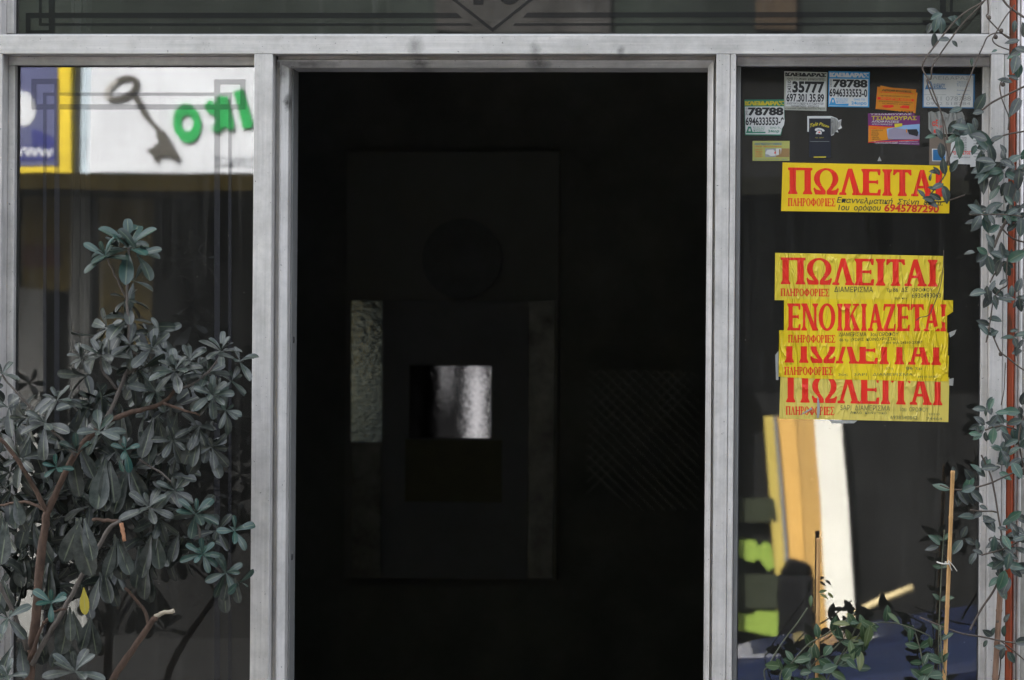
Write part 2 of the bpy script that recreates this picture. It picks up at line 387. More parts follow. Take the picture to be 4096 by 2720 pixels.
def bead(x0, x1, z0, z1, m): fpart('glazing_bead', [(x0, x1, BY0, BY1, z0, z1)], m, 0.002)
# left window beads
bead(xl1, p1a, Z(266), zb0, A_H); bead(xl1, X(64), 0.14, Z(266), A_V); bead(X(1017), p1a, 0.14, Z(266), A_V)
# right window beads
bead(p2b, p3a, Z(267), zb0, A_H); bead(p2b, X(2956), 0.14, Z(267), A_D); bead(X(3920), p3a, 0.14, Z(267), A_V)
# transom beads
bead(X(38, 60), X(3954, 60), zb1, Z(139), A_D); bead(X(38, 60), X(66, 60), Z(139), ZT, A_V); bead(X(3925, 60), X(3954, 60), Z(139), ZT, A_V)
def pane(x0, x1, z0, z1, parts, etch):
    q = MB(); q.box(x0, x1, 0.0, 0.006, z0, z1); o = q.build('glass_pane', GLASS, front)
    if parts:
        e = MB()
        for k, p in enumerate(parts): e.prism([U(a, c, -0.0002) for a, c in p], (0, -0.0003, 0))
        e.build('etched_border', etch, o)
    return o
def bars(*r): return [[(a, c), (d, c), (d, e), (a, e)] for a, c, d, e in r]
B0 = 2760
pane(xl1, p1a, 0.14, zb0, bars((125, 315, 238, 336), (125, 336, 146, 417), (125, 417, 217, 438), (217, 336, 238, 2760), (238, 417, 857, 438), (880, 417, 982, 438), (961, 338, 982, 417), (857, 317, 982, 338), (857, 338, 880, B0),
                               (172, 370, 217, 383), (238, 370, 857, 383), (880, 370, 927, 383), (172, 383, 186, 417), (172, 438, 186, B0), (913, 383, 926, 417), (913, 438, 926, B0)), ETCH)
pane(p2b, p3a, 0.14, zb0, None, ETCH)
num = [[(1894, -95), (1934, -95), (1934, 19), (1894, 19), (1894, -60), (1872, -50), (1872, -74)]]
num += [[(2038 + a * 50, -38 - c * 57) for a, c in p] for p in ring(0, 0, 1, 1, .42, .6, 0, 360, 28)]
V1 = [[(1809, 0), (1828, 0), (1978, 119), (1970, 128)], [(1970, 128), (1960, 119), (2112, 0), (2131, 0)], [(1640, -133), (1660, -133), (1828, 0), (1809, 0)], [(2112, 0), (2280, -133), (2300, -133), (2131, 0)]]
V1[1][1] = (1970, 112); V1[0][2] = (1970, 112)
TR = [[(103, 51), (1826, 51), (1850, 72), (103, 72)], [(156, 93), (1880, 93), (1892, 103), (156, 103)]] + bars((103, 72, 122, 121), (103, 121, 219, 135), (195, -300, 219, 51), (195, 103.5, 219, 121), (195, 72.5, 219, 92.5), (156, -300, 167, 51), (156, 72.5, 167, 93))
TR += [[(2110, 50), (3850, 47), (3850, 68), (2090, 71)], [(2062, 93), (3800, 90), (3800, 100), (2050, 103)]] + bars((3760, -300, 3784, 47), (3800, -300, 3811, 47))
pane(X(38, 60), X(3954, 60), zb1, ZT, TR + V1 + num, ETCH_D)

def gasket(x0, x1, z0, z1):
    t = 0.0022
    fpart('rubber_gasket', [(x0, x0 + t, -.003, -.0004, z0, z1), (x1 - t, x1, -.003, -.0004, z0, z1), (x0 + t, x1 - t, -.003, -.0004, z1 - t, z1), (x0 + t, x1 - t, -.003, -.0004, z0, z0 + t)], GASKET, 0)
gasket(X(64), X(1017), .14, Z(266)); gasket(X(2956), X(3920), .14, Z(267)); gasket(X(66, 60), X(3925, 60), Z(139), ZT)
# door frame set in the opening
door = empty('door_frame', 'aluminium door frame with mitred head lining the open doorway', 'door frame')
dl0, dl1, dr0, dr1 = p1b, X(1157), X(2824), p2a
zh0, zh1 = Z(276), zb0
q = MB()   # left jamb: groove, ridge, bevel, return
def extr_v(pts, z0, z1, m, name, parent, smooth=False, mats=None):
    q = MB(); n = len(pts)
    v = [(a, c, z0) for a, c in pts] + [(a, c, z1) for a, c in pts]
    q.add(v, [(i, (i + 1) % n, (i + 1) % n + n, i + n) for i in range(n)] + [tuple(range(n))[::-1], tuple(range(n, 2 * n))])
    return q.build(name, m, parent, bevel=0.0007)
gx = (X(1126) - dl0)
extr_v([(dl0, -0.030), (dl0 + gx * 0.8, -0.030), (dl0 + gx * 0.85, -0.045), (dl0 + gx * 1.1, -0.046), (dl0 + gx * 1.15, -0.038), (dl1 - 0.001, -0.030), (dl1, -0.026), (dl1, 0.085), (dl0, 0.085)], 0.0, zh0 + 0.012, A_J, 'jamb', door)
extr_v([(dr0, -0.026), (dr0 + 0.001, -0.034), (dr1 - gx * 1.15 * .6, -0.046), (dr1 - gx * .6, -0.047), (dr1 - gx * .5, -0.028), (dr1, -0.028), (dr1, 0.085), (dr0, 0.085)], 0.0, zh0 + 0.012, A_V, 'jamb', door)
q = MB(); hz = zh1 - zh0
prof = [(-0.030, zh1), (-0.030, zh1 - hz * .33), (-0.046, zh1 - hz * .38), (-0.046, zh1 - hz * .45), (-0.030, zh0), (0.085, zh0), (0.085, zh1)]
n = len(prof); v = [(dl0 + 0.003, a, c) for a, c in prof] + [(dr1 - 0.003, a, c) for a, c in prof]
q.add(v, [(i, i + n, (i + 1) % n + n, (i + 1) % n) for i in range(n)] + [tuple(range(n)), tuple(range(2 * n - 1, n - 1, -1))]); q.build('head', A_H, door, bevel=0.0007)
# door stop strip and screws on the left return
q = MB(); q.box(dl1, dl1 + 0.004, 0.006, 0.080, 0.0, zh0); st = q.build('stop_strip', A_D, door, bevel=0.001)
for py in (1366, 2242):
    q = MB(); z = Z(py); 
    q.tube([(dl1 + 0.004, 0.028, z), (dl1 + 0.0065, 0.028, z)], [0.0075, 0.006], 14); q.build('screw', GASKET, st)

# ------------------------------------------------------------------ building behind the frame
hall_m = DARK
WX0, WX1, HY = -2.4, 2.6, 5.2
for nm, bx in (('hall_ceiling', (WX0, WX1, 0.09, HY, 2.62, 2.75)), ('hall_wall', (WX0 - .2, WX0, 0.09, HY, 0, 2.75)), ('hall_wall', (WX1, WX1 + .2, 0.09, HY, 0, 2.75)), ('hall_back_wall', (WX0, WX1, HY, HY + .2, 0, 2.75)), ('hall_floor', (WX0, WX1, 0.09, HY, 0.001, 0.02))):
    q = MB(); q.box(*bx); tag(q.build(nm, hall_m), kind='structure')
bld = empty('apartment_building', 'plastered building around the aluminium entrance, its rough pillar at the far right edge', 'building')
PL = mat('rough_grey_plaster', (0.36, 0.34, 0.30), 0.9, 0, 0.35, 30, (1, 1, 0.4), 0.9, 90)
TRIM = alu('weathered_beige_trim', (60, 60, 0.5))
q = MB(); q.box(WX0 - 3, WX1 + 3, -0.02, HY + 1, 2.76, 6.2); q.build('upper_wall', PL, bld)
q = MB(); q.box(WX0 - 3, xl0 - 0.002, -0.05, 0.089, 0.0, 2.758); q.build('side_wall', PL, bld)
xr = X(4056)
q = MB(); q.box(xr + 0.012, WX1 + 3, -0.055, 0.088, 0.0, 2.758); q.build('pillar', PL, bld)
q = MB()
for i in range(2): q.tube([(xr + 0.001 + i * 0.0075, -0.056 - 0.004 * i, 0.0), (xr + 0.001 + i * 0.0075, -0.056 - 0.004 * i, 2.7)], 0.0042, 10)
q.build('pillar_edge_trim', TRIM, bld, True)
RED = Nodes('rust_red_paint'); v = RED.coords((8, 8, 1.2)); 
RED.l(RED.ramp(RED.noise(v, 7, 8, 0.7), [(0.36, (0.10, 0.030, 0.010)), (0.46, (0.27, 0.045, 0.010)), (0.7, (0.34, 0.052, 0.012))]), RED.b.inputs['Base Color']); RED.setv(RED.b, Roughness=0.6); RED.bump(RED.noise(v, 30, 5), 0.4, 0.001)
q = MB(); q.box(p3b + 0.001, X(4046), FY + 0.012, 0.0, 0.0, 2.72); q.box(X(4045), xr - 0.001, FY + 0.022, 0.0, 0.0, 2.72)
tag(q.build('red_strip', RED.m, None, bevel=0.003), 'rust red painted metal strip running up between aluminium upright and pillar', 'metal strip')

# ------------------------------------------------------------------ inside the hall
def IN(px, py, y): return U(px, py, y)
LY = HY - 0.06
def ibox(mb, x0, y0, x1, y1, y, d, m=0):
    a, c = IN(x0, y0, y), IN(x1, y1, y); mb.box(a.x, c.x, y, y + d, c.z, a.z, m)
lift = empty('lift_entrance', 'dark lift entrance panel with steel side strips at the back of the hall', 'lift')
PANEL = mat('brown_grey_panel', (0.23, 0.23, 0.21), 0.6, 0, 0.15, 2)
q = MB(); ibox(q, 1388, 605, 2226, 2322, LY - 0.02, 0.07); q.build('surround_panel', PANEL, lift)
DOORM = mat('dark_blue_grey_door', (0.17, 0.172, 0.19), 0.5, 0, 0.2, 3)
q = MB(); ibox(q, 1530, 1200, 2108, 2318, LY - 0.05, 0.029); q.build('door_leaf', DOORM, lift)
k = Nodes('hammered_steel'); v = k.coords((1, 1, 2.2)); k.b.inputs['Base Color'].default_value = (0.012, 0.015, 0.016, 1); k.setv(k.b, Roughness=0.05, Metallic=1.0); k.bump(k.noise(v, 38, 3), 0.16, 0.0022)
STEEL = k.m
STEELD = mat('dull_steel', (.16, .16, .15), .45, .5, .5, 12)
def turn(px_, py_, y, tx, ty, tz=None):           # the turn of a pane that mirrors the point tx, ty, tz at a photograph pixel
    p = IN(px_, py_, y); e = (Vector((tx, ty, p.z if tz is None else tz)) - p).normalized(); n_ = (e - ray(px_, py_).normalized()).normalized()
    return math.atan2(n_.x, -n_.y), math.asin(n_.z)
def tilted(mb, x0, y0, x1, y1, y, d, t, v=0):
    a, c = IN(x0, y0, y), IN(x1, y1, y); h = (c.x - a.x) / 2 * math.tan(t); g = (a.z - c.z) / 2 * math.tan(v)
    mb.prism([(a.x, y - h + g, a.z), (c.x, y + h + g, a.z), (c.x, y + h - g, c.z), (a.x, y - h - g, c.z)], (0, d, 0))
WS_X = 0.2                                         # white box added across the street as a reflector for the lift window
WT = turn(1893, 1600, LY - .06, WS_X, -8.8)[0]
ST_, SV = turn(1480, 1330, LY - .065, 0.95, -8.945, 0.92)     # the white wall strip, past the edge of the jamb
q = MB(); tilted(q, 1408, 1202, 1526, 1770, LY - 0.065, 0.03, ST_, SV); q.build('steel_strip', STEEL, lift)
q = MB(); tilted(q, 1408, 1776, 1526, 2312, LY - 0.05, 0.024, 0); q.build('steel_strip', STEELD, lift)
q = MB(); tilted(q, 2114, 1202, 2212, 2312, LY - 0.05, 0.024, 0); q.build('steel_strip', STEELD, lift)
k = Nodes('ribbed_glass'); v = k.coords((1, 1, 1)); k.b.inputs['Base Color'].default_value = (0.075, 0.075, 0.08, 1); k.setv(k.b, Roughness=0.006, Metallic=0.9)
k.bump(k.noise(k.coords((.8, 1, 2.6)), 46, 3), 0.10, 0.0007)
q = MB(); tilted(q, 1640, 1462, 1962, 1752, LY - 0.075, 0.02, WT); q.build('window', k.m, lift)
q = MB(); ibox(q, 1622, 1757, 2006, 2010, LY - 0.058, 0.007); q.build('kick_plate', mat('dark_olive_plate', (0.085, 0.08, 0.03), 0.5), lift)
c0 = IN(1848, 1035, LY - 0.05); rr = (IN(2008, 1035, LY - 0.05) - c0).length
q = MB(); q.tube([c0, c0 + Vector((0, 0.029, 0))], [rr, rr], 40); 
tag(q.build('round_plaque', mat('dark_round_plaque', (0.15, 0.15, 0.155), 0.6)), 'dark round plaque on the panel above the lift door', 'plaque')
q = MB()
for i in range(-9, 12):
    for sg in (1, -1):
        a = [(2350 + i * 44, 1480), (2350 + i * 44 + sg * 560, 2040)]
        x0, x1 = sorted((a[0][0], a[1][0])); y_at = lambda x: 1480 + (x - a[0][0]) * sg
        lo, hi = max(x0, 2340), min(x1, 2790)
        if hi - lo > 30:
            yy = 4.6 if sg > 0 else 4.612
            P0, P1 = IN(lo, y_at(lo), yy), IN(hi, y_at(hi), yy); q.prism([P0, P0 + Vector((.012, 0, 0)), P1 + Vector((.012, 0, 0)), P1], (0, .006, 0))
tag(q.build('lattice_screen', mat('dark_lattice', (.22, .22, .2), .6)), 'faint diagonal lattice screen in the dark right side of the hall', 'screen')
# partition upright seen through the left window
q = MB(); IX = lambda p: X(p, 1400, 0.53)
for a, c, d in ((286, 296, .5), (296, 302, .515), (302, 326, .5), (326, 332, .515), (332, 346, .5)): q.box(IX(a), IX(c), d, 0.56, 0.02, 2.6)
tag(q.build('partition_post', A_D), 'grooved metal partition post standing behind the left window', 'post')

# ------------------------------------------------------------------ posters for sale and rent
KZ = 0.3388
grp = 'yellow property notices taped to the window'
def notice(ox, oy, y, mats, label, corners, word, exts, yt, yb, sl, sub, subsl, clip=None):
    s = Sheet(ox, oy, KZ, y, clip)
    s.sheet(corners); s.serif(word, exts, yt, yb, sl, 1)
    x0, x1, t, bt = sub; wds = [1.15, 1, 1.25, .85, 1.1, 1.3, 1.1, .85, .6, .95, 1]; tot = sum(wds); x = x0; e = []
    for wd in wds: e.append((x + 1, x + (x1 - x0) * wd / tot * .95)); x += (x1 - x0) * wd / tot
    s.serif('ΠΛΗΡΟΦΟΡΙΕΣ', e, t, bt, subsl, 2)
    return s, lambda: tag(s.mb.build('sale_notice' if word[0] == 'Π' else 'rent_notice', mats), label, 'notice', grp)
PW = 'ΠΩΛΕΙΤΑΙ'
ex1 = [(270, 562), (568, 876), (873, 1135), (1142, 1370), (1383, 1502), (1510, 1732), (1724, 1985), (1992, 2112)]
s, done = notice(3060, 630, -0.0006, [P_Y, P_R, P_R, INK, P_RM], 'clean bright yellow for-sale notice, topmost, with handwritten red phone number', [(208, 58), (900, 72), (2190, 97), (2175, 660), (190, 632)], PW, ex1, 112, 425, 0.0185, (270, 834, 478, 572), 0.006)
s.text('Επαγγελματική  Στέγη  85 τμ.', [(850, 462), (2100, 500), (2095, 585), (845, 552)], 3, .012, .2)
s.text('1ου  ορόφου', rect(865, 552, 1368, 640, .012), 3, .012, .15); s.text('6945787290', rect(1408, 548, 2055, 640, .022), 4, 0.035, .1); done()
ex2 = [(185, 478), (485, 795), (792, 1052), (1062, 1290), (1306, 1422), (1430, 1655), (1645, 1908), (1920, 2038)]
s, done = notice(3060, 1000, -0.0007, [P_YW, P_R, P_R, INK], 'pale creased yellow for-sale notice just below the clear gap, above the rent notice', [(120, 33), (2113, 70), (2105, 605), (115, 592)], PW, ex2, 84, 400, 0.0155, (185, 762, 452, 542), 0.008)
s.text('ΔΙΑΜΕΡΙΣΜΑ', rect(818, 432, 1275, 495, .01), 3); s.text('τμ 86  ΔΣ', rect(1435, 442, 1685, 505, .0), 3); s.text('ΟΡΟΦΟΥ', rect(1738, 448, 1980, 492, .0), 3)
s.text('6930493063', rect(1735, 512, 2075, 565, -.01), 3); s.text('τηλ Κιν', rect(1525, 555, 1680, 588, .0), 3); done()
# lowest first, the others overlap it
ex5 = [(247, 530), (548, 855), (855, 1116), (1120, 1352), (1366, 1480), (1490, 1718), (1708, 1968), (1980, 2095)]
s, done = notice(3060, 1320, -0.0006, [P_YF, P_R, P_R, INKF], 'faded lowest yellow for-sale notice with torn tape across its small print', [(182, 530), (2176, 560), (2165, 1087), (168, 1045)], PW, ex5, 520, 848, 0.0195, (245, 822, 898, 998), 0.010, (552, 0.03))
s.text('5ΑΡΙ  ΔΙΑΜΕΡΙΣΜΑ', rect(890, 885, 1475, 945, .015), 3); s.text('Απλό  Καθιστικό', rect(1005, 955, 1435, 990, .01), 3); s.text('1ου  ΟΡΟΦΟΥ', rect(1595, 908, 1930, 960, .02), 3)
s.text('6938340842', rect(1480, 1010, 1800, 1052, .02), 3); s.text('24310', rect(1930, 980, 2060, 1004, .02), 3); s.text('74464', rect(1905, 1030, 2090, 1060, .02), 3); done()
ex4 = [(230, 515), (530, 838), (836, 1098), (1102, 1335), (1350, 1462), (1472, 1700), (1690, 1950), (1962, 2078)]
s, done = notice(3060, 1320, -0.0012, [P_YG, P_R, P_R, INKF], 'wrinkled golden for-sale notice half hidden under the rent notice', [(168, 3), (2165, 32), (2160, 300), (2172, 302), (2160, 606), (1600, 598), (1000, 585), (480, 570), (340, 562), (160, 550)], PW, ex4, 62, 380, 0.0165, (228, 804, 432, 528), 0.007, (150, 0.0))
s.text('37η', rect(1425, 440, 1510, 475), 3); s.text('86 τμ', rect(1665, 435, 1850, 475), 3); s.text('3ος   3ΑΡΙ   ΔΙΑΜΕΡΙΣΜΑ', rect(865, 510, 1745, 545, .0), 3); s.text('24310-23387', rect(1800, 540, 2040, 562), 3); done()
exE = [(268, 422), (433, 622), (634, 830), (850, 918), (936, 1116), (1134, 1202), (1214, 1396), (1396, 1542), (1558, 1712), (1716, 1876), (1874, 2062), (2070, 2140)]
s, done = notice(3060, 1000, -0.0018, [P_YG, P_R, P_R, INK], 'glossy yellow for-rent notice with a torn right edge', [(225, 578), (2220, 592), (2220, 728), (2160, 770), (2112, 800), (2150, 830), (2150, 985), (2165, 1000), (2163, 1150), (222, 1135)], 'ΕΝΟΙΚΙΑΖΕΤΑΙ', exE, 628, 948, 0.006, (272, 832, 1000, 1090), 0.006)
s.flat([(2062, 800), (2150, 772), (2150, 860), (2095, 850)], 0, 0.0008); s.flat([(1925, 935), (2040, 900), (2085, 870), (2090, 915), (2040, 925), (1985, 975)], 0, 0.0008)
s.text('ΔΙΑΜΕΡΙΣΜΑ   3ου ΟΡΟΦΟΥ', rect(872, 972, 1575, 1020, -.002), 3); s.text('86 τμ  (ΧΩΡΙΣ  ΚΟΙΝΟΧΡΗΣΤΑ)', rect(880, 1042, 1550, 1090, -.02), 3); s.text('ΠΛΗ τηλ 24310-23387', rect(1390, 1082, 1855, 1120, -.02), 3); done()
# strips of old tape
TAPE = paper('yellowed_clear_tape', (0.33, 0.33, 0.31), 0.3, 0.4); TG = 'scraps of tape on the window'
def tape(pts, y, lab):
    q = MB(); q.prism([U(a, c, y) for a, c in pts], (0, 0.0002, 0)); tag(q.build('tape_scrap', TAPE), lab, 'tape', TG)
tape([(3199, 1660), (3246, 1630), (3250, 1636), (3222, 1652)], -0.0022, 'grey torn tape sliver lying across the lowest notice')
tape([(3270, 1583), (3276, 1600), (3281, 1640), (3275, 1672), (3267, 1672), (3268, 1630)], -0.0023, 'upright grey tape sliver over the lowest notice')
tape([(3312, 1680), (3430, 1682), (3416, 1693), (3330, 1694)], -0.0005, 'grey tape scrap hanging below the lowest notice')
tape([(3778, 1520), (3815, 1512), (3812, 1543), (3780, 1540)], -0.0005, 'small tape scrap right of the golden notice')
tape([(3796, 1330), (3826, 1318), (3818, 1338), (3800, 1350)], -0.0005, 'small grey tape scrap right of the rent notice')
tape([(3101, 1420), (3114, 1402), (3114, 1520), (3104, 1520)], -0.0005, 'long tape scrap left of the golden notice')
tape([(3510, 644), (3518, 625), (3526, 644)], -0.0005, 'tiny white paper corner above the topmost notice')

# ------------------------------------------------------------------ small advertising stickers
K1 = 0.2551; SG = 'tradesmen stickers on the window'
def sticker(ox, oy, mats, name, label, y=-0.0006): 
    s = Sheet(ox, oy, K1, y); s.done = lambda: tag(s.mb.build(name, mats), label, 'sticker', SG); return s
def alogo(s, x0, y0, x1, y1, m, mh):                      # letter A with a keyhole
    w_, h_ = x1 - x0, y1 - y0
    s.flat([(x0, y1), (x0 + w_ * .33, y0), (x0 + w_ * .7, y0), (x1, y1)], m, .0004)
    s.flat([(x0 + w_ * .36, y0 + h_ * .72), (x0 + w_ * .42, y0 + h_ * .3), (x0 + w_ * .62, y0 + h_ * .3), (x0 + w_ * .68, y0 + h_ * .72)], mh, .0008)
s = sticker(2960, 260, [G_P, W_P, K_P], 'locksmith_sticker', 'grey and white locksmith sticker reading 35777')
s.sheet([(695, 97), (1372, 115), (1355, 722), (690, 705)]); s.flat([(722, 245), (1345, 255), (1332, 660), (712, 645)], 1)
s.text('ΚΛΕΙΔΑΡΑΣ', [(712, 112), (1350, 125), (1345, 192), (712, 180)], 2, .05); s.text('ΟΛΟ ΤΟ 24ωρο', rect(742, 198, 1042, 235, .01), 2, .02); s.text('ΚΥΡΙΑΚΕΣ & ΓΙΟΡΤΕΣ', rect(1070, 205, 1325, 240, .01), 2, .01)
s.text('24310', [(745, 435), (745, 245), (800, 245), (800, 435)], 2, .01); s.text('35777', rect(820, 252, 1325, 438, .01), 2, .045); s.text('697.301.35.89', rect(728, 445, 1318, 578, .012), 2, .03)
s.text('ΑΝΟΙΓΜΑΤΑ ΟΙΚΙΩΝ & ΑΥΤΟΚΙΝΗΤΩΝ', rect(728, 585, 1315, 620, .008), 2, .01, .2); s.text('ΤΟΠΟΘΕΤΗΣΕΙΣ - ΕΠΙΣΚΕΥΕΣ', rect(798, 630, 1240, 662, .01), 2, .01, .2); s.text('ΣΤΟΥΡΝΑΡΑ 3 (ΚΕΝΤΡΙΚΗ ΠΛΑΤΕΙΑ) ΤΡΙΚΑΛΑ', rect(705, 670, 1335, 698, .01), 2, .01); s.done()
def klei(name, label, ox, oy, bord, head, ml):
    s = sticker(ox, oy, [bord, W_P, K_P, head, ml], name, label)
    return s
s = klei('locksmith_sticker', 'light blue bordered locksmith sticker reading 78788', 2960, 260, B_P, W_P, B_P)
s.sheet([(1390, 97), (2035, 108), (2025, 665), (1382, 655)]); s.flat([(1402, 212), (2012, 222), (2004, 648), (1398, 640)], 1)
s.text('ΚΛΕΙΔΑΡΑΣ', rect(1408, 112, 2010, 195, .015), 3, .055); s.text('78788', rect(1455, 222, 2000, 352, .015), 2, .05); s.text('24310', [(1410, 345), (1410, 225), (1440, 225), (1440, 345)], 2); s.text('6946333553-0', rect(1402, 368, 1995, 498, .015), 2, .03)
alogo(s, 1405, 515, 1505, 612, 4, 1); s.text('ΚΕΝΤΡΟ', rect(1505, 516, 1695, 530, .01), 4); s.text('ΚΛΕΙΔΙΟΥ', rect(1515, 535, 1690, 592, .01), 4); s.flat([(1400, 612), (1705, 605), (1700, 640), (1400, 632)], 4, .0005); s.text('ΟΛΟ ΤΟ', rect(1785, 525, 1960, 555, .01), 4, .02); s.text('24ωρο', rect(1745, 570, 1985, 632, .02), 4, .035); s.done()
s = klei('locksmith_sticker', 'green bordered locksmith sticker with yellow heading and torn corner', 2960, 260, GR_P, YL_P, GR_P)
s.sheet([(68, 543), (692, 540), (700, 860), (668, 940), (660, 1030), (640, 1105), (80, 1100)]); s.flat([(78, 652), (688, 648), (695, 850), (655, 950), (650, 1030), (632, 1088), (88, 1085)], 1)
s.text('ΚΛΕΙΔΑΡΑΣ', rect(80, 562, 682, 640, -.004), 3, .055); s.text('78788', rect(125, 665, 682, 795, -.004), 2, .05); s.text('24310', [(88, 790), (88, 670), (118, 670), (118, 790)], 2); s.text('6946333553-0', rect(88, 818, 690, 948, -.004), 2, .03)
s.flat([(655, 860), (702, 855), (690, 940), (655, 1000), (610, 960)], 1, .0006)
alogo(s, 92, 965, 205, 1068, 4, 1); s.text('ΚΕΝΤΡΟ', rect(205, 965, 388, 980), 4); s.text('ΚΛΕΙΔΙΟΥ', rect(215, 985, 385, 1042), 4); s.flat([(190, 1050), (400, 1048), (400, 1068), (190, 1070)], 4, .0005); s.text('ΟΛΟ ΤΟ', rect(470, 968, 650, 998), 4, .02); s.text('24ωρ', rect(440, 1015, 615, 1068), 4, .035); s.done()
s = sticker(2960, 260, [YG_P, B_D, P_R, PALE, BRN, W_P, SKYB], 'business_card', 'pale yellow-green business card with tiny car photograph, lower left of the stickers')
s.sheet([(197, 1190), (778, 1190), (776, 1502), (197, 1503)]); s.text('ΑΝΑΓΝΩΣΤΟΥ ΓΙΑΝΝΗΣ', rect(228, 1220, 655, 1254), 1, .02); s.text('Βιολογικός Καθαρισμός Αυτοκινήτων', rect(230, 1264, 655, 1288), 2)
for i, t in enumerate(('Καθαρισμοί', 'Σπιτιών', 'Γραφείων', 'Χαλιών', 'Σαλονιών')): s.text(t, rect(238, 1315 + i * 27, 355, 1335 + i * 27), 2)
s.flat([(396, 1308), (562, 1308), (562, 1444), (396, 1444)], 3); s.flat([(400, 1372), (430, 1330), (520, 1325), (555, 1360), (560, 1420), (480, 1428), (440, 1400), (400, 1398)], 5, .0006); s.flat([(540, 1360), (560, 1355), (555, 1395), (540, 1390)], 2, .0009)
s.flat([(564, 1308), (774, 1308), (774, 1444), (564, 1444)], 4); s.flat([(564, 1309), (650, 1309), (640, 1400), (566, 1420)], 5, .0006); s.flat([(612, 1320), (634, 1320), (640, 1430), (612, 1430)], 4, .0009)
s.text('τηλ. 24310 31561  κιν. 6974 470881  Τρίκαλα', rect(228, 1468, 740, 1488), 1); s.done()
s = sticker(2960, 260, [W_P, TORN, K_P], 'torn_paper', 'torn white paper scrap sticking out behind the black telephone card', -0.0005)
s.sheet([(1055, 800), (1430, 800), (1520, 835), (1545, 870), (1590, 850), (1580, 940), (1600, 985), (1555, 1010), (1520, 1000), (1545, 1060), (1490, 1040), (1470, 1095), (1430, 1110), (1400, 1000), (1080, 1000), (1078, 1050), (1056, 1045)])
s.flat([(1428, 815), (1515, 840), (1545, 890), (1585, 860), (1575, 960), (1540, 1000), (1470, 1080), (1430, 1100)], 1); s.text('ΔΙ', rect(1432, 870, 1465, 902), 2); s.done()
s = sticker(2960, 260, [NV_P, YL_P, W_P, P_R, PALE], 'delivery_card', 'dark navy card with a white telephone and yellow script', -0.0009)
s.sheet([(1083, 838), (1425, 838), (1425, 1450), (1083, 1450)]); s.text('Tele', [(1095, 925), (1225, 885), (1225, 945), (1100, 980)], 1, .02, .35); s.text('Pizza', [(1240, 890), (1395, 945), (1400, 985), (1235, 945)], 1, .02, .35)
s.flat([(1172, 1020), (1180, 998), (1215, 985), (1260, 988), (1305, 1005), (1328, 1028), (1318, 1042), (1290, 1040), (1280, 1022), (1225, 1012), (1210, 1030), (1185, 1034)], 2)
s.flat([(1187, 1080), (1195, 1055), (1218, 1026), (1262, 1026), (1282, 1050), (1280, 1085), (1255, 1088), (1230, 1080), (1200, 1085)], 2); s.flat([(1222, 1062), (1240, 1042), (1258, 1045), (1256, 1066)], 3, .0008)
s.text('τηλ. 36767', rect(1180, 1130, 1315, 1152), 1, 0, .3); s.flat([(1095, 1196), (1400, 1196), (1400, 1201), (1095, 1201)], 4); s.flat([(1155, 1436), (1348, 1434), (1348, 1450), (1155, 1452)], 1); s.done()
s = sticker(3450, 260, [OR_P, K_P], 'drain_sticker', 'orange sticker edge peeping out beneath the orange drain cleaning card', -0.0005)
s.sheet([(280, 320), (860, 435), (830, 755), (250, 690)]); s.text('ΔΙΟΙ', rect(490, 718, 790, 750, .02), 1, .03); s.done()
s = sticker(3450, 260, [OR_P, P_R, K_P], 'drain_sticker', 'orange and red drain cleaning card', -0.0009)
s.sheet([(232, 340), (842, 382), (818, 732), (205, 690)]); 
for a, c, d, e in (((238, 352), (835, 392), (835, 396), (238, 356)), ((222, 680), (808, 716), (808, 720), (222, 684)), ((240, 352), (244, 352), (226, 682), (222, 682)), ((832, 392), (836, 392), (812, 718), (808, 718))): s.flat([a, c, d, e], 1)
s.text('ΑΠΟΦΡΑΞΕΙΣ', rect(305, 375, 770, 408, .06), 2, .04); s.text('ΒΟΘΡΩΝ & ΦΡΕΑΤΙΩΝ', rect(285, 412, 790, 432, .06), 1, .02); s.text('ΜΕ ΥΔΡΟΒΟΛΗ ΟΛΟ ΤΟ 24ΩΡΟ', rect(290, 470, 750, 490, .04), 2)
s.flat([(235, 500), (805, 535), (802, 570), (233, 540)], 1); s.text('EXPRESS', rect(285, 508, 775, 534, .06), 0, .04); s.text('ΘΕΟΔΩΡΟΠΟΥΛΟΣ ΘΩΜΑΣ ΤΗΛ. 24310 29750', rect(255, 555, 785, 575, .055), 2); s.text('κιν. 6972690214  6977409060', rect(315, 590, 750, 606, .06), 2)
s.flat([(290, 640), (360, 628), (480, 625), (490, 655), (440, 672), (350, 670)], 1); s.flat([(585, 655), (640, 632), (735, 640), (728, 685), (600, 675)], 1); s.done()
s = sticker(3450, 260, [PU_P, W_P], 'drain_flyer', 'purple flyer strip showing above the front purple drain flyer', -0.0005)
s.sheet([(85, 758), (815, 748), (815, 800), (85, 800)]); s.text('ΤΣΙΑΜΟΥΡΑΣ', rect(120, 762, 770, 785, -.005), 1, .02); s.done()
s = sticker(3450, 260, [PU_P, YL_P, W_P, P_R, SKYB, LIL, K_P, OR_P], 'drain_flyer', 'purple and yellow drain cleaning flyer with photograph of a hose', -0.0009)
s.sheet([(85, 772), (900, 795), (890, 1257), (90, 1215)]); s.text('ΤΣΙΑΜΟΥΡΑΣ', rect(140, 798, 850, 862, .004), 1, .03); s.text('ΑΠΟΦΡΑΞΕΙΣ', rect(140, 868, 580, 902, .01), 2, .02, .2); s.text('ΑΠΟΛΥΜΑΝΣΕΙΣ', rect(145, 915, 475, 940, .01), 2, 0, .2)
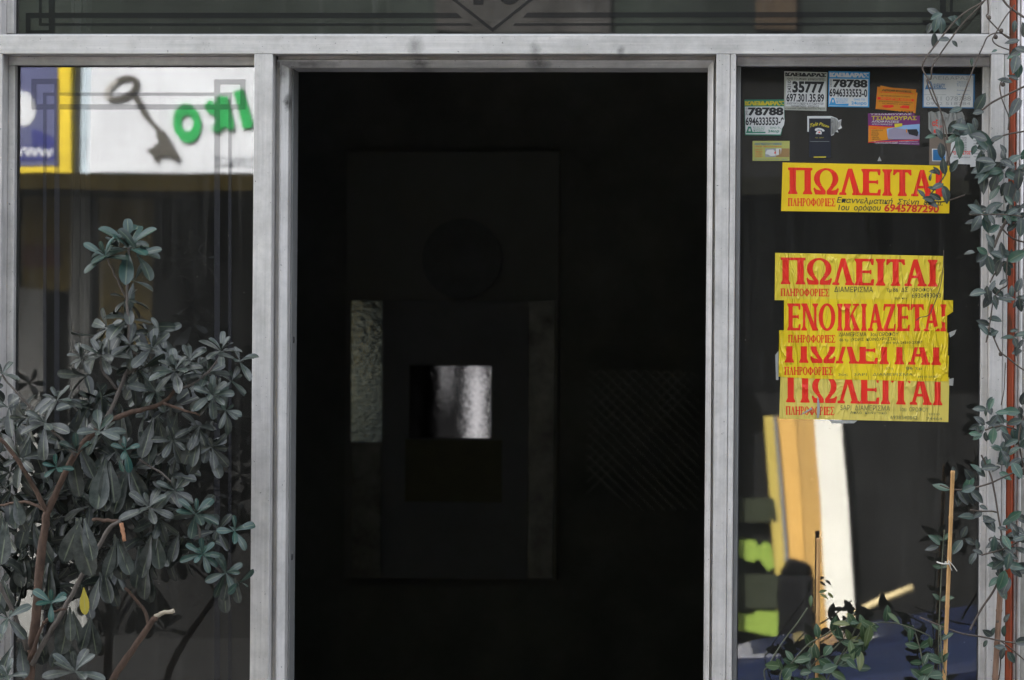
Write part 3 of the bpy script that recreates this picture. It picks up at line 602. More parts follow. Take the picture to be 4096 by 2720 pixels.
s.flat([(95, 945), (500, 968), (500, 1165), (90, 1205)], 7); s.flat([(95, 945), (500, 968), (500, 978), (95, 958)], 3, .0006); s.text('ΕΞΕΙΔΙΚΕΥΜΕΝΟΙ', rect(110, 976, 355, 1002, .01), 3, .02)
for i, t in enumerate(('ΑΠΟΦΡΑΞΕΙΣ', 'ΦΡΕΑΤΙΑ', 'ΚΟΥΖΙΝΕΣ', 'ΜΠΑΝΙΑ', 'ΛΕΚΑΝΕΣ', 'ΥΔΡΟΡΡΟΕΣ')): s.text(t, rect(142, 1015 + i * 28, 142 + (180, 105, 118, 100, 118, 142)[i], 1035 + i * 28), 6, .01); s.flat([(108, 1018 + i * 28), (130, 1016 + i * 28), (122, 1034 + i * 28)], 3, .0006)
s.flat([(500, 978), (640, 945), (897, 925), (893, 1165), (400, 1165), (380, 1000)], 4); s.flat([(410, 1010), (520, 985), (680, 1010), (760, 1060), (893, 1090), (893, 1168), (400, 1165)], 5, .0007); s.flat([(700, 1010), (850, 1005), (880, 1060), (860, 1120), (730, 1085)], 6, .0009); s.flat([(830, 1020), (855, 1020), (855, 1075), (832, 1070)], 7, .0011); s.flat([(682, 1005), (700, 1005), (700, 1060), (684, 1060)], 7, .0011)
s.flat([(500, 920), (622, 915), (625, 960), (505, 985)], 1, .0010); s.text('ΦΟΡΕΙΣ', rect(515, 924, 612, 948, -.06), 3, .02); s.flat([(88, 1210), (890, 1168), (890, 1180), (88, 1218)], 3, .0006); s.text('Τρίκαλα:24310 22287', rect(185, 1195, 555, 1240, .01), 2); s.text('6983420800 Γιάννης', rect(575, 1190, 870, 1212), 2); s.text('6977407910 Γιώργος', rect(575, 1222, 885, 1244), 2); s.done()
s = sticker(3450, 260, [B_D, W_P, PALE, B_D], 'locksmith_plate', 'white blue-bordered locksmith plate behind hanging vine stems')
s.sheet([(945, 133), (1764, 145), (1756, 682), (940, 668)]); s.flat([(963, 155), (1740, 165), (1732, 664), (960, 652)], 1); s.text('ΚΛΕΙΔΑΡΑΣ', rect(1025, 175, 1685, 228, .005), 2); alogo(s, 980, 255, 1115, 380, 3, 1); s.text('ΚΛΕΙΔΙΟΥ', rect(1115, 290, 1295, 358), 3, .03); s.flat([(1075, 366), (1310, 366), (1310, 380), (1075, 380)], 3)
for t, yy in (('Τοποθετήσεις', 255), ('Κλειδαριών', 285), ('Ασφαλείας', 315), ('Αυτόματα', 385), ('Επισκευές', 448)): s.text(t, rect(1480, yy, 1680, yy + 24, .005), 3)
s.flat([(963, 462), (1312, 462), (1312, 468), (963, 468)], 2); s.text('0431 078788', rect(1000, 492, 1700, 560), 2); s.text('0932 518784', rect(1000, 582, 1690, 628), 2); s.done()
s = sticker(3450, 260, [TORN, P_R], 'torn_paper', 'torn grey paper remnant with red letter scraps under the locksmith plate')
s.sheet([(1030, 745), (1080, 722), (1130, 745), (1210, 718), (1290, 740), (1340, 770), (1400, 740), (1470, 760), (1560, 730), (1600, 800), (1600, 1060), (1480, 1075), (1100, 1090), (1035, 1000)])
s.text('αξ', rect(1095, 860, 1185, 975), 1, .02); s.text('8', rect(1115, 1010, 1170, 1065), 1, .02); s.flat([(1445, 890), (1478, 872), (1475, 905)], 1); s.text('Δλ', rect(1200, 945, 1260, 980), 1); s.done()
s = sticker(3450, 260, [TAU, W_P, B_D, SKYB], 'photo_card', 'taupe card with small framed blue photograph under the vine')
s.sheet([(1050, 1120), (1400, 1130), (1405, 1568), (1045, 1565)]); s.flat([(1090, 1312), (1315, 1318), (1312, 1512), (1092, 1508)], 1); s.flat([(1105, 1325), (1302, 1330), (1298, 1498), (1106, 1494)], 2, .0006); s.flat([(1235, 1370), (1300, 1350), (1298, 1440), (1240, 1430)], 3, .0009); s.done()
s = sticker(3450, 260, [W_P, K_P, PALE], 'torn_notice', 'torn white notice leaning behind the cut paper with red name', -0.0005)
s.sheet([(1640, 1060), (1770, 1080), (1840, 1120), (1862, 1200), (1850, 1585), (1690, 1600)]); s.text('ΜΙΣ', rect(1690, 1100, 1740, 1138), 1)
for i in range(6): s.flat([(1740, 1180 + i * 50), (1820, 1184 + i * 50), (1820, 1198 + i * 50), (1740, 1194 + i * 50)], 2)
s.done()
s = sticker(3450, 260, [W_P, K_P, P_R], 'cut_notice', 'cut white paper listing repairs with red name underneath', -0.0009)
s.sheet([(1480, 1100), (1660, 1048), (1665, 1160), (1705, 1330), (1725, 1560), (1370, 1545), (1388, 1240)])
for i, t in enumerate(('ΛΟΓΙΩΝ', '-ΑΠΟΧΕΤΕΥΣ', '-ΚΟΥΖΙΝΩΝ', '-ΜΠΑΝΙΩΝ', '-ΥΔΡΟΡΡΟΩΝ', '-ΜΠΑΝΙΕΡΩΝ')): s.text(t, rect(1455 if i else 1480, 1130 + i * 38, 1630, 1156 + i * 38, -.01), 1)
s.text('"Ο ΧΡΗΣΤΟΣ"', rect(1415, 1352, 1710, 1408, -.02), 2, .03); s.text('Εξυπηρετούμε', rect(1432, 1432, 1690, 1460), 1); s.done()

# ------------------------------------------------------------------ leaves
def leaf(mb, base, d, nrm, L, W, bend=0.3, fold=0.25, tip=0.72, tint=0.5, dust=1.0, rows=6, point=False):
    d = d.normalized(); side = d.cross(nrm)
    if side.length < 1e-4: side = d.cross(Vector((0.3, 0.5, 0.8)))
    side.normalize(); nrm = side.cross(d).normalized()
    vs = []; uvs = []; p = Vector(base); dd = d.copy(); nn = nrm.copy(); step = L / rows
    tw = random.uniform(-.25, .25)
    ts = [i / rows for i in range(rows + 1)] if point else [0, .2, .4, .58, .74, .87, .955, 1]
    rows = len(ts) - 1
    for i, t in enumerate(ts):
        if point: wd = W * (math.sin(math.pi * min(1, t ** 0.85)) ** 0.85) if 0 < t < 1 else 0.001 * L
        else: wd = W * (0.10 + 0.90 * math.sin(math.pi / 2 * min(1, t / tip)) ** 1.5) * (1 if t < tip else math.sqrt(max(0.02, 1 - ((t - tip) / (1 - tip)) ** 2.2)))
        s2 = (side * math.cos(tw * t) + nn * math.sin(tw * t))
        vs += [p - s2 * wd / 2 + nn * wd * fold, p.copy(), p + s2 * wd / 2 + nn * wd * fold]
        uvs += [(0, t), (.5, t), (1, t)]
        dt = (ts[min(i + 1, rows)] - t); p = p + dd * (L * dt); rot = Matrix.Rotation(-bend * dt, 3, side); dd = rot @ dd; nn = rot @ nn
    fs = []
    for i in range(rows):
        a = i * 3; fs += [(a, a + 1, a + 4, a + 3), (a + 1, a + 2, a + 5, a + 4)]
    mb.add(vs, fs, 0, uvs, (tint, dust, 0, 1))
def rosette(mb, c, axis, n, L, W=0.36, spread=(28, 95), bend=.35, tint=(.3, .7), dust=1.0, droop=0.0):
    axis = Vector(axis).normalized(); a = axis.cross(Vector((.2, .9, .1))).normalized(); b2 = axis.cross(a)
    ph = random.uniform(0, 6.28)
    for i in range(n):
        t = i / max(1, n - 1); el = R_(spread[0] + (spread[1] - spread[0]) * t + random.uniform(-9, 9))
        th = ph + i * 2.39996 + random.uniform(-.25, .25)
        rad = a * math.cos(th) + b2 * math.sin(th)
        d = axis * math.cos(el) + rad * math.sin(el) + Vector((0, 0, -droop * t))
        nr = axis * math.sin(el) - rad * math.cos(el)
        l = L * (0.5 + 0.5 * t ** .6) * random.uniform(.82, 1.15)
        leaf(mb, c - axis * L * .12 * t, d, nr, l, l * W * random.uniform(.85, 1.12), bend * random.uniform(.3, 1.5), random.uniform(.04, .26), random.uniform(.66, .78), random.uniform(*tint), dust)
def px(L, y): return L * PXM * (7 + y) / 7

# ------------------------------------------------------------------ shrub in front of the left window
SH = leaf_mat('leathery_dusty_leaf', [(0.005, 0.0075, 0.006), (0.011, 0.0165, 0.0138), (0.014, 0.034, 0.026), (0.012, 0.056, 0.045)], (0.028, 0.030, 0.025), 0.32, 0.8, (0.112, 0.116, 0.106))
BARK = Nodes('brown_bark'); v = BARK.coords((1, 1, 0.6)); BARK.l(BARK.ramp(BARK.noise(v, 60, 6), [(0.3, (0.036, 0.020, 0.012)), (0.7, (0.105, 0.062, 0.042))]), BARK.b.inputs['Base Color']); BARK.setv(BARK.b, Roughness=0.85); BARK.bump(BARK.noise(v, 220, 4), 0.6, 0.002)
BARKG = mat('grey_bark', (0.085, 0.072, 0.062), 0.85, 0, 0.35, 60, (1, 1, .4), .5, 200)
CUT = mat('cut_wood', (0.42, 0.36, 0.27), 0.8)
shrub = empty('evergreen_shrub', 'large bushy evergreen shrub with rounded dusty leaves in front of the left window', 'shrub')
bm_ = MB(); bg_ = MB(); ct_ = MB(); co_ = MB()
def branch(mb, pts, r0_, r1_, m=0, y0=-.35, y1=None):
    y1 = y0 if y1 is None else y1; n_ = len(pts)
    P = [U(a, c, y0 + (y1 - y0) * i / (n_ - 1)) for i, (a, c) in enumerate(pts)]
    P = smooth_path(P); k_ = len(P)
    P = [p + Vector((random.uniform(-1, 1), random.uniform(-1, 1), random.uniform(-1, 1))) * 0.0012 for p in P]
    mb.tube(P, [(r0_ + (r1_ - r0_) * i / (k_ - 1)) * random.uniform(.93, 1.1) for i in range(k_)], 8, m)
branch(bm_, [(95, 3900), (110, 3200), (120, 2720), (135, 2550), (150, 2400), (165, 2200), (182, 2100), (190, 2050), (230, 1960), (300, 1820), (375, 1730), (450, 1675), (560, 1640), (650, 1610), (700, 1555), (705, 1480)], .0115, .003, 0, -.39, -.41)
branch(bm_, [(190, 2060), (160, 1990), (100, 1890), (40, 1800), (-60, 1700)], .0055, .0035, 0, -.40, -.44)
branch(bg_, [(130, 2660), (180, 2560), (250, 2450), (330, 2300), (400, 2180), (440, 2110), (480, 2085)], .0055, .0042, 0, -.41, -.45)
branch(bg_, [(110, 2600), (60, 2460), (0, 2340), (-60, 2240)], .0048, .003, 0, -.41, -.44)
branch(bm_, [(300, 3300), (380, 2880), (450, 2720), (530, 2600), (600, 2500), (625, 2465)], .0085, .0058, 0, -.38, -.40)
branch(ct_, [(622, 2468), (650, 2452), (697, 2444)], .0042, .0042, 0, -.40, -.41)
branch(bm_, [(600, 2505), (570, 2430), (500, 2350)], .0042, .0028, 0, -.40, -.36)
branch(bg_, [(415, 1695), (470, 1580), (500, 1500), (515, 1480)], .0045, .0035, 0, -.41, -.40)
branch(bg_, [(500, 1500), (560, 1450), (520, 1380), (513, 1275), (508, 1190), (513, 1100), (516, 990)], .0035, .0022, 0, -.40, -.38)
branch(bg_, [(508, 1200), (470, 1120), (430, 1040), (420, 1020)], .0022, .002, 0, -.38, -.38)
branch(bm_, [(115, 2640), (170, 2500), (180, 2490), (215, 2450), (265, 2435)], .0035, .0022, 0, -.42, -.46)
branch(bm_, [(655, 1612), (720, 1635), (800, 1660)], .0032, .002, 0, -.42, -.43)
branch(bm_, [(370, 2078), (430, 2082), (485, 2085)], .0035, .004, 0, -.42, -.44)
branch(co_, [(484, 2092), (492, 2125), (500, 2165)], .0045, .0035, 0, -.45, -.46)
branch(bg_, [(405, 1420), (410, 1480), (470, 1560)], .003, .003, 0, -.42, -.40)
branch(bg_, [(560, 1840), (640, 1890), (690, 1930)], .0025, .002, 0, -.38, -.40)
branch(bg_, [(700, 1560), (780, 1530), (850, 1470), (885, 1410)], .003, .002, 0, -.42, -.40)
branch(bm_, [(190, 2050), (120, 2010), (40, 2015), (-40, 2030)], .0035, .002, 0, -.40, -.34)
branch(bg_, [(300, 1820), (250, 1760), (180, 1700), (60, 1560), (5, 1500)], .003, .002, 0, -.41, -.44)
branch(bg_, [(590, 2030), (690, 2060), (780, 2055), (810, 2200), (885, 2290)], .003, .002, 0, -.40, -.40)
bm_.build('branch', BARK.m, shrub, True); bg_.build('twigs', BARKG, shrub, True); ct_.build('pruned_stub', CUT, shrub, True); co_.build('pruned_stub', mat('orange_cut_wood', (0.30, 0.14, 0.07), .8), shrub, True)
lf = MB()
ROS = [ # px, py, depth, axis, n, length px, spread, tint, dust, droop
 (513, 985, -.38, (0.15, -.5, 1), 12, 175, (15, 100), (.55, .95), .25, .15), (420, 1022, -.40, (-.25, -.6, .8), 9, 125, (15, 95), (.6, 1), .2, .2),
 (508, 1195, -.37, (0, -.3, 1), 9, 110, (60, 125), (.2, .5), .8, .3), (513, 1275, -.37, (.1, -.3, 1), 10, 190, (75, 130), (.2, .5), .7, .35),
 (590, 1300, -.36, (.7, -.4, -.2), 3, 210, (20, 45), (.3, .5), .6, .3), (400, 1340, -.36, (-.6, -.4, -.3), 3, 190, (20, 45), (.3, .5), .6, .3),
 (405, 1418, -.43, (-.05, -.6, .8), 12, 115, (20, 100), (.2, .5), 1.25, 0), (700, 1478, -.43, (0, -.6, .85), 12, 130, (20, 110), (.3, .6), 1.1, .1),
 (885, 1398, -.40, (.1, -.5, .85), 11, 110, (20, 110), (.2, .5), 1.1, .1), (848, 1577, -.43, (.15, -.8, .4), 13, 105, (20, 105), (.35, .65), .9, .1),
 (228, 1596, -.44, (0, -.5, .9), 9, 95, (25, 95), (.2, .6), .9, .1), (395, 1722, -.46, (.1, -.8, .5), 8, 130, (30, 105), (.4, .7), .8, .1),
 (308, 1805, -.45, (-.1, -.6, .8), 5, 105, (20, 60), (.6, .9), .4, 0), (224, 1868, -.46, (-.2, -.8, .4), 6, 80, (30, 90), (.85, 1), .1, 0),
 (503, 1796, -.45, (.3, -.7, .6), 7, 85, (20, 100), (.8, 1), .1, .1), (475, 1830, -.46, (0, -.6, -.6), 3, 80, (10, 40), (.85, 1), .1, 0),
 (596, 2025, -.44, (0, -.75, .65), 8, 125, (35, 100), (.2, .5), 1, .05), (783, 2052, -.42, (.3, -.6, .6), 11, 115, (25, 110), (.5, .9), .35, .15),
 (177, 1689, -.45, (-.2, -.6, .6), 9, 140, (35, 110), (.2, .5), .7, .3), (792, 1703, -.38, (.2, -.5, .4), 9, 120, (60, 130), (.1, .4), .7, .35),
 (10, 1490, -.42, (.1, -.5, .85), 10, 95, (20, 105), (.3, .6), .8, .1), (205, 2409, -.47, (.1, -.75, .6), 7, 95, (25, 95), (.85, 1), .1, 0),
 (811, 2214, -.44, (.1, -.8, .45), 12, 95, (20, 105), (.6, 1), .25, .15), (905, 2290, -.42, (.4, -.6, .2), 8, 120, (30, 120), (.4, .8), .3, .4),
 (940, 2120, -.40, (.4, -.6, .5), 7, 105, (25, 110), (.6, .9), .3, .2), (300, 2680, -.48, (.1, -.6, .8), 9, 145, (25, 95), (.2, .5), 1.0, 0),
 (640, 2080, -.40, (.1, -.6, -.4), 7, 140, (20, 70), (.2, .5), .7, .2), (30, 2470, -.45, (-.1, -.6, .4), 8, 120, (25, 110), (.3, .7), .6, .2),
 (555, 1015, -.39, (.5, -.5, .5), 5, 150, (20, 80), (.5, .8), .3, .2), (470, 985, -.36, (-.4, -.4, .7), 5, 120, (20, 80), (.4, .8), .3, .2), (760, 1440, -.41, (.1, -.6, .7), 10, 110, (25, 105), (.2, .5), 1, .1), (830, 1490, -.39, (.3, -.5, .6), 9, 110, (25, 110), (.3, .6), .9, .2), (930, 1520, -.38, (.5, -.5, .4), 7, 105, (25, 110), (.3, .6), .8, .3), (905, 1640, -.41, (.4, -.6, .2), 8, 95, (25, 110), (.4, .7), .6, .3), (620, 1560, -.40, (0, -.8, .4), 9, 110, (25, 110), (.3, .6), .9, .2), (330, 1430, -.42, (-.3, -.6, .6), 8, 95, (25, 100), (.2, .5), 1.1, .1), (690, 1760, -.39, (.2, -.6, .2), 9, 110, (30, 120), (.1, .4), .7, .3), (850, 1790, -.37, (.4, -.5, -.1), 7, 120, (30, 110), (.1, .4), .6, .3), (700, 1960, -.41, (.2, -.7, .4), 9, 105, (25, 110), (.2, .5), .7, .2), (640, 1330, -.36, (.4, -.5, .3), 6, 120, (30, 100), (.2, .5), .8, .2), (520, 1375, -.40, (.1, -.7, .6), 9, 115, (25, 110), (.2, .5), 1, .2), (430, 1310, -.39, (-.4, -.6, .4), 7, 120, (25, 110), (.2, .5), .9, .3), (610, 1390, -.40, (.4, -.6, .5), 9, 115, (25, 110), (.3, .6), 1, .2), (960, 1440, -.40, (.3, -.5, .7), 8, 95, (25, 105), (.3, .6), 1, .1), (540, 1120, -.36, (.4, -.4, .5), 5, 120, (40, 110), (.4, .7), .5, .3), (960, 2330, -.42, (.7, -.5, .1), 3, 110, (20, 60), (.5, .8), .3, .2), (660, 1480, -.38, (-.5, -.4, .5), 6, 110, (30, 100), (.3, .6), .9, .2),
 (340, 1500, -.40, (-.8, -.4, .1), 4, 150, (15, 60), (.3, .5), .9, .2), (560, 1480, -.40, (.6, -.4, -.1), 4, 140, (20, 60), (.3, .5), .9, .2),
 (80, 1830, -.42, (-.2, -.5, .1), 7, 130, (40, 120), (.1, .4), .6, .3), (30, 2700, -.45, (0, -.6, .7), 8, 110, (25, 100), (.3, .6), .7, .1)]
for (a, c, y, ax, n_, L, spd, tn, du, dr) in ROS: rosette(lf, U(a, c, y), ax, n_, px(L, y), .34 if L < 150 else .36, spd, .45, tn, du, dr)
def hang(a, c, y, n_, L, ang=25, tint=(.1, .4), du=.7, W=.4):                 # leaves hanging under a node
    for i in range(n_):
        d = Vector((math.sin(R_(random.uniform(-ang, ang))), random.uniform(-.35, .05), -1)); l = px(L, y) * random.uniform(.62, .95)
        leaf(lf, U(a + random.uniform(-22, 22), c + random.uniform(-15, 15), y), d, Vector((random.uniform(-.4, .4), -1, .25)), l, l * W * random.uniform(.8, 1.1), random.uniform(-.1, .4), random.uniform(.03, .2), .70, random.uniform(*tint), du)
for h in ((150, 2520, -.36, 4, 170, 30), (240, 2560, -.37, 4, 160, 30), (60, 2580, -.40, 4, 170, 30), (350, 2480, -.37, 3, 170, 22), (20, 2330, -.40, 4, 170, 25), (200, 2250, -.34, 5, 190, 35), (100, 2200, -.33, 4, 180, 30), (560, 2200, -.34, 5, 180, 25), (720, 2150, -.34, 4, 160, 25), (326, 2075, -.48, 4, 255, 28), (420, 1840, -.41, 5, 250, 22), (300, 1790, -.38, 4, 210, 30), (520, 1860, -.37, 4, 220, 30), (620, 1680, -.37, 4, 190, 20), (470, 2150, -.42, 6, 200, 28), (620, 2140, -.40, 5, 190, 25), (800, 1720, -.39, 4, 160, 25), (600, 2260, -.37, 4, 190, 14), (270, 2440, -.42, 4, 180, 22), (420, 2300, -.38, 4, 190, 24), (920, 2310, -.42, 3, 150, 15), (60, 2000, -.45, 4, 170, 25), (130, 2080, -.36, 5, 190, 35), (480, 1620, -.36, 3, 200, 24), (330, 1650, -.37, 3, 190, 24), (110, 1750, -.38, 4, 190, 30), (20, 2080, -.47, 3, 200, 16), (690, 1640, -.36, 3, 170, 30)): hang(*h)
POLY = [(-60, 1500), (60, 1580), (150, 1600), (260, 1690), (330, 1590), (420, 1520), (520, 1400), (640, 1470), (760, 1430), (880, 1430), (910, 1560), (890, 1690), (820, 1800), (700, 1860), (760, 1980), (880, 2080), (930, 2200), (860, 2270), (700, 2230), (560, 2310), (420, 2330), (340, 2440), (250, 2540), (180, 2420), (60, 2350), (-60, 2560)]
def inside(x, y):
    r = False
    for i in range(len(POLY)):
        (a, c), (d, e) = POLY[i], POLY[i - 1]
        if (c > y) != (e > y) and x < (d - a) * (y - c) / (e - c) + a: r = not r
    return r
cnt = 0
while cnt < 112:
    a, c = random.uniform(-60, 950), random.uniform(1400, 2560)
    if not inside(a, c): continue
    cnt += 1; y = random.uniform(-.34, -.14)
    rosette(lf, U(a, c, y), (random.uniform(-.7, .7), random.uniform(-.9, .1), random.uniform(-.3, 1)), random.randint(5, 9), px(random.uniform(95, 150), y), .36, (25, 115), .45, (0, .45), random.uniform(.2, .8), .3)
lf.build('foliage', SH, shrub, True)
# one yellowing leaf
q = MB(); leaf(q, U(335, 2350, -.43), Vector((.1, -.2, -1)), Vector((0, -1, .2)), px(110, -.43), px(40, -.43), .1, .1, .6, .5, 0); q.build('yellow_leaf', leaf_mat('yellow_leaf', [(.30, .24, .03), (.34, .27, .03)], (.3, .25, .05)), shrub, True)['label'] = 'single yellowing leaf'

# ------------------------------------------------------------------ climbing vine at the right
VL = leaf_mat('vine_leaf', [(0.009, 0.015, 0.012), (0.021, 0.030, 0.026), (0.022, 0.055, 0.041), (0.024, 0.080, 0.042)], (0.052, 0.062, 0.053), 0.36, 0.65, (0.10, 0.102, 0.098))
VS = mat('brown_vine_stem', (0.075, 0.058, 0.045), 0.8, 0, 0.3, 80)
vine = empty('climbing_vine', 'climbing vine with small pointed leaves trailing down the right upright and pillar', 'vine')
vs_ = MB(); vl_ = MB(); pl_ = None
def vleaf(mb, a, c, y, ang, L, tint=(.1, .7), W=.46, du=.9):
    L *= .82 if mb is pl_ else .9
    d = Vector((math.cos(R_(ang)), random.uniform(-.6, .25), math.sin(R_(ang)))); l = px(L, y)
    leaf(mb, U(a, c, y), d, Vector((random.uniform(-.5, .5), -1, random.uniform(.1, .9))), l, l * W, random.uniform(.1, .7), random.uniform(.05, .22), .5, random.uniform(*tint), du, 6, True)
def vstem(pts, r=1.5, y0=-.12, y1=None, leaves=None, L=58, mbs=vs_, mbl=vl_, tint=(.1, .7), skip=.3):
    y1 = y0 if y1 is None else y1; n_ = len(pts)
    P = smooth_path([U(a, c, y0 + (y1 - y0) * i / (n_ - 1)) + Vector((0, random.uniform(-.006, .006), 0)) for i, (a, c) in enumerate(pts)], 5)
    mbs.tube(P, r / 1000, 6)
    if leaves:
        acc = 0; Q = smooth_path([Vector((a, c, 0)) for a, c in pts], 5)
        for i in range(1, len(Q)):
            acc += (Q[i] - Q[i - 1]).length
            if acc > leaves:
                acc = random.uniform(-10, 10); t = Q[i] - Q[i - 1]; an = math.degrees(math.atan2(-t.y, t.x)); y = y0 + (y1 - y0) * i / len(Q)
                for sgn in (1, -1):
                    if random.random() > skip: vleaf(mbl, Q[i].x, Q[i].y, y - .003, an + sgn * random.uniform(35, 85), L * random.uniform(.75, 1.25), tint)
vstem([(3990, -60), (3942, 0), (3835, 69), (3731, 194), (3700, 237), (3690, 274), (3715, 324), (3751, 415), (3776, 486), (3790, 560)], 1.7, -.16)
vstem([(3960, -40), (3930, 13), (3850, 95), (3802, 158), (3751, 230), (3728, 270), (3724, 314), (3708, 324), (3735, 400), (3765, 450), (3778, 560), (3800, 660)], 1.6, -.15)
vstem([(4060, 20), (4021, 69), (3983, 133), (3970, 160), (3990, 180), (4040, 200)], 1.4, -.13)
vstem([(4040, 150), (3995, 132), (3952, 146), (3930, 190), (3910, 232), (3880, 310), (3853, 385), (3835, 450)], 1.5, -.12)
vstem([(3946, -30), (3952, 10), (3953, 51), (3947, 69), (3993, 117), (4031, 150), (4070, 170)], 1.6, -.10)
vstem([(3998, -20), (4030, 20), (4060, 45), (4110, 80)], 2.4, -.13)
vstem([(3924, 444), (3968, 410), (4036, 375), (4110, 340)], 2.0, -.14)
vstem([(3955, 570), (4020, 540), (4096, 525)], 1.8, -.12)
vstem([(4016, 310), (4000, 340), (4005, 385), (4020, 430), (4035, 470), (4032, 520)], 1.4, -.1)
vstem([(4110, 650), (4075, 720), (4050, 790), (4035, 860), (4000, 930), (3975, 990)], 3.0, -.15)
vstem([(3880, 860), (3940, 858), (4010, 858), (4090, 865)], 1.3, -.16, None, 70, 60, skip=.1)
vstem([(4000, 905), (4045, 950), (4100, 970)], 1.8, -.13)
vstem([(4110, 985), (4050, 1030), (3990, 1080), (3960, 1130)], 1.6, -.12)
vstem([(4030, 1030), (4025, 1100), (4028, 1140), (4000, 1160), (3975, 1200), (3960, 1290), (3945, 1370), (3960, 1310)], 1.5, -.13, None, 85, 55)
vstem([(3955, 1300), (3975, 1350), (4000, 1405), (4030, 1430), (4080, 1470), (4130, 1500)], 1.7, -.13)
vstem([(4022, 1450), (4020, 1500), (4016, 1560), (4005, 1620)], 1.0, -.10)
vstem([(4130, 1620), (4090, 1680), (4075, 1760), (4090, 1850), (4096, 1900)], 2.0, -.14, None, 70, 70)
vstem([(3940, 1720), (3990, 1705), (4040, 1710), (4090, 1730)], 1.8, -.14, None, 55, 65)
vstem([(3925, 1820), (3945, 1860), (3965, 1910), (3980, 1980), (3990, 2040), (4000, 2100), (4010, 2160)], 2.0, -.14)
vstem([(3760, 1940), (3830, 1960), (3940, 1940), (4010, 1910), (4100, 1870)], 1.8, -.16)
vstem([(3880, 2040), (3930, 2045), (3965, 2045), (3990, 2050)], 1.8, -.13)
vstem([(4008, 2162), (3970, 2150), (3957, 2158), (3960, 2166)], 1.3, -.13)
vstem([(3925, 2220), (3980, 2205), (4030, 2190), (4100, 2150)], 1.8, -.15, None, 45, 65, skip=.1)
vstem([(3990, 2330), (3970, 2370), (3930, 2430), (3895, 2490), (3880, 2520)], 2.2, -.14)
vstem([(3680, 2470), (3780, 2510), (3850, 2535), (3930, 2548), (4010, 2565), (4096, 2575)], 1.8, -.14)
vstem([(3985, 2550), (4050, 2600), (4110, 2650)], 1.6, -.13)
vstem([(4005, 2600), (4000, 2680), (3985, 2760)], 1.4, -.12)
vstem([(3775, 1000), (3772, 1070), (3760, 1150), (3735, 1220), (3715, 1260), (3680, 1270), (3665, 1282)], .9, -.03)
vstem([(3860, 780), (3800, 800), (3760, 808), (3720, 800), (3700, 790)], 1.5, -.13)
vstem([(3715, 795), (3735, 760), (3780, 700), (3790, 650), (3830, 560)], 1.5, -.14)
for (a, c) in ((3983, 148), (4005, 123), (4012, 338), (4003, 1416), (3992, 2486), (3956, 70)):
    P = U(a, c, -.125); vs_.tube([P + Vector((0, 0, -.0045)), P + Vector((0, 0, -.002)), P + Vector((0, 0, .002)), P + Vector((0, 0, .0045))], [.002, .0045, .0045, .002], 10)
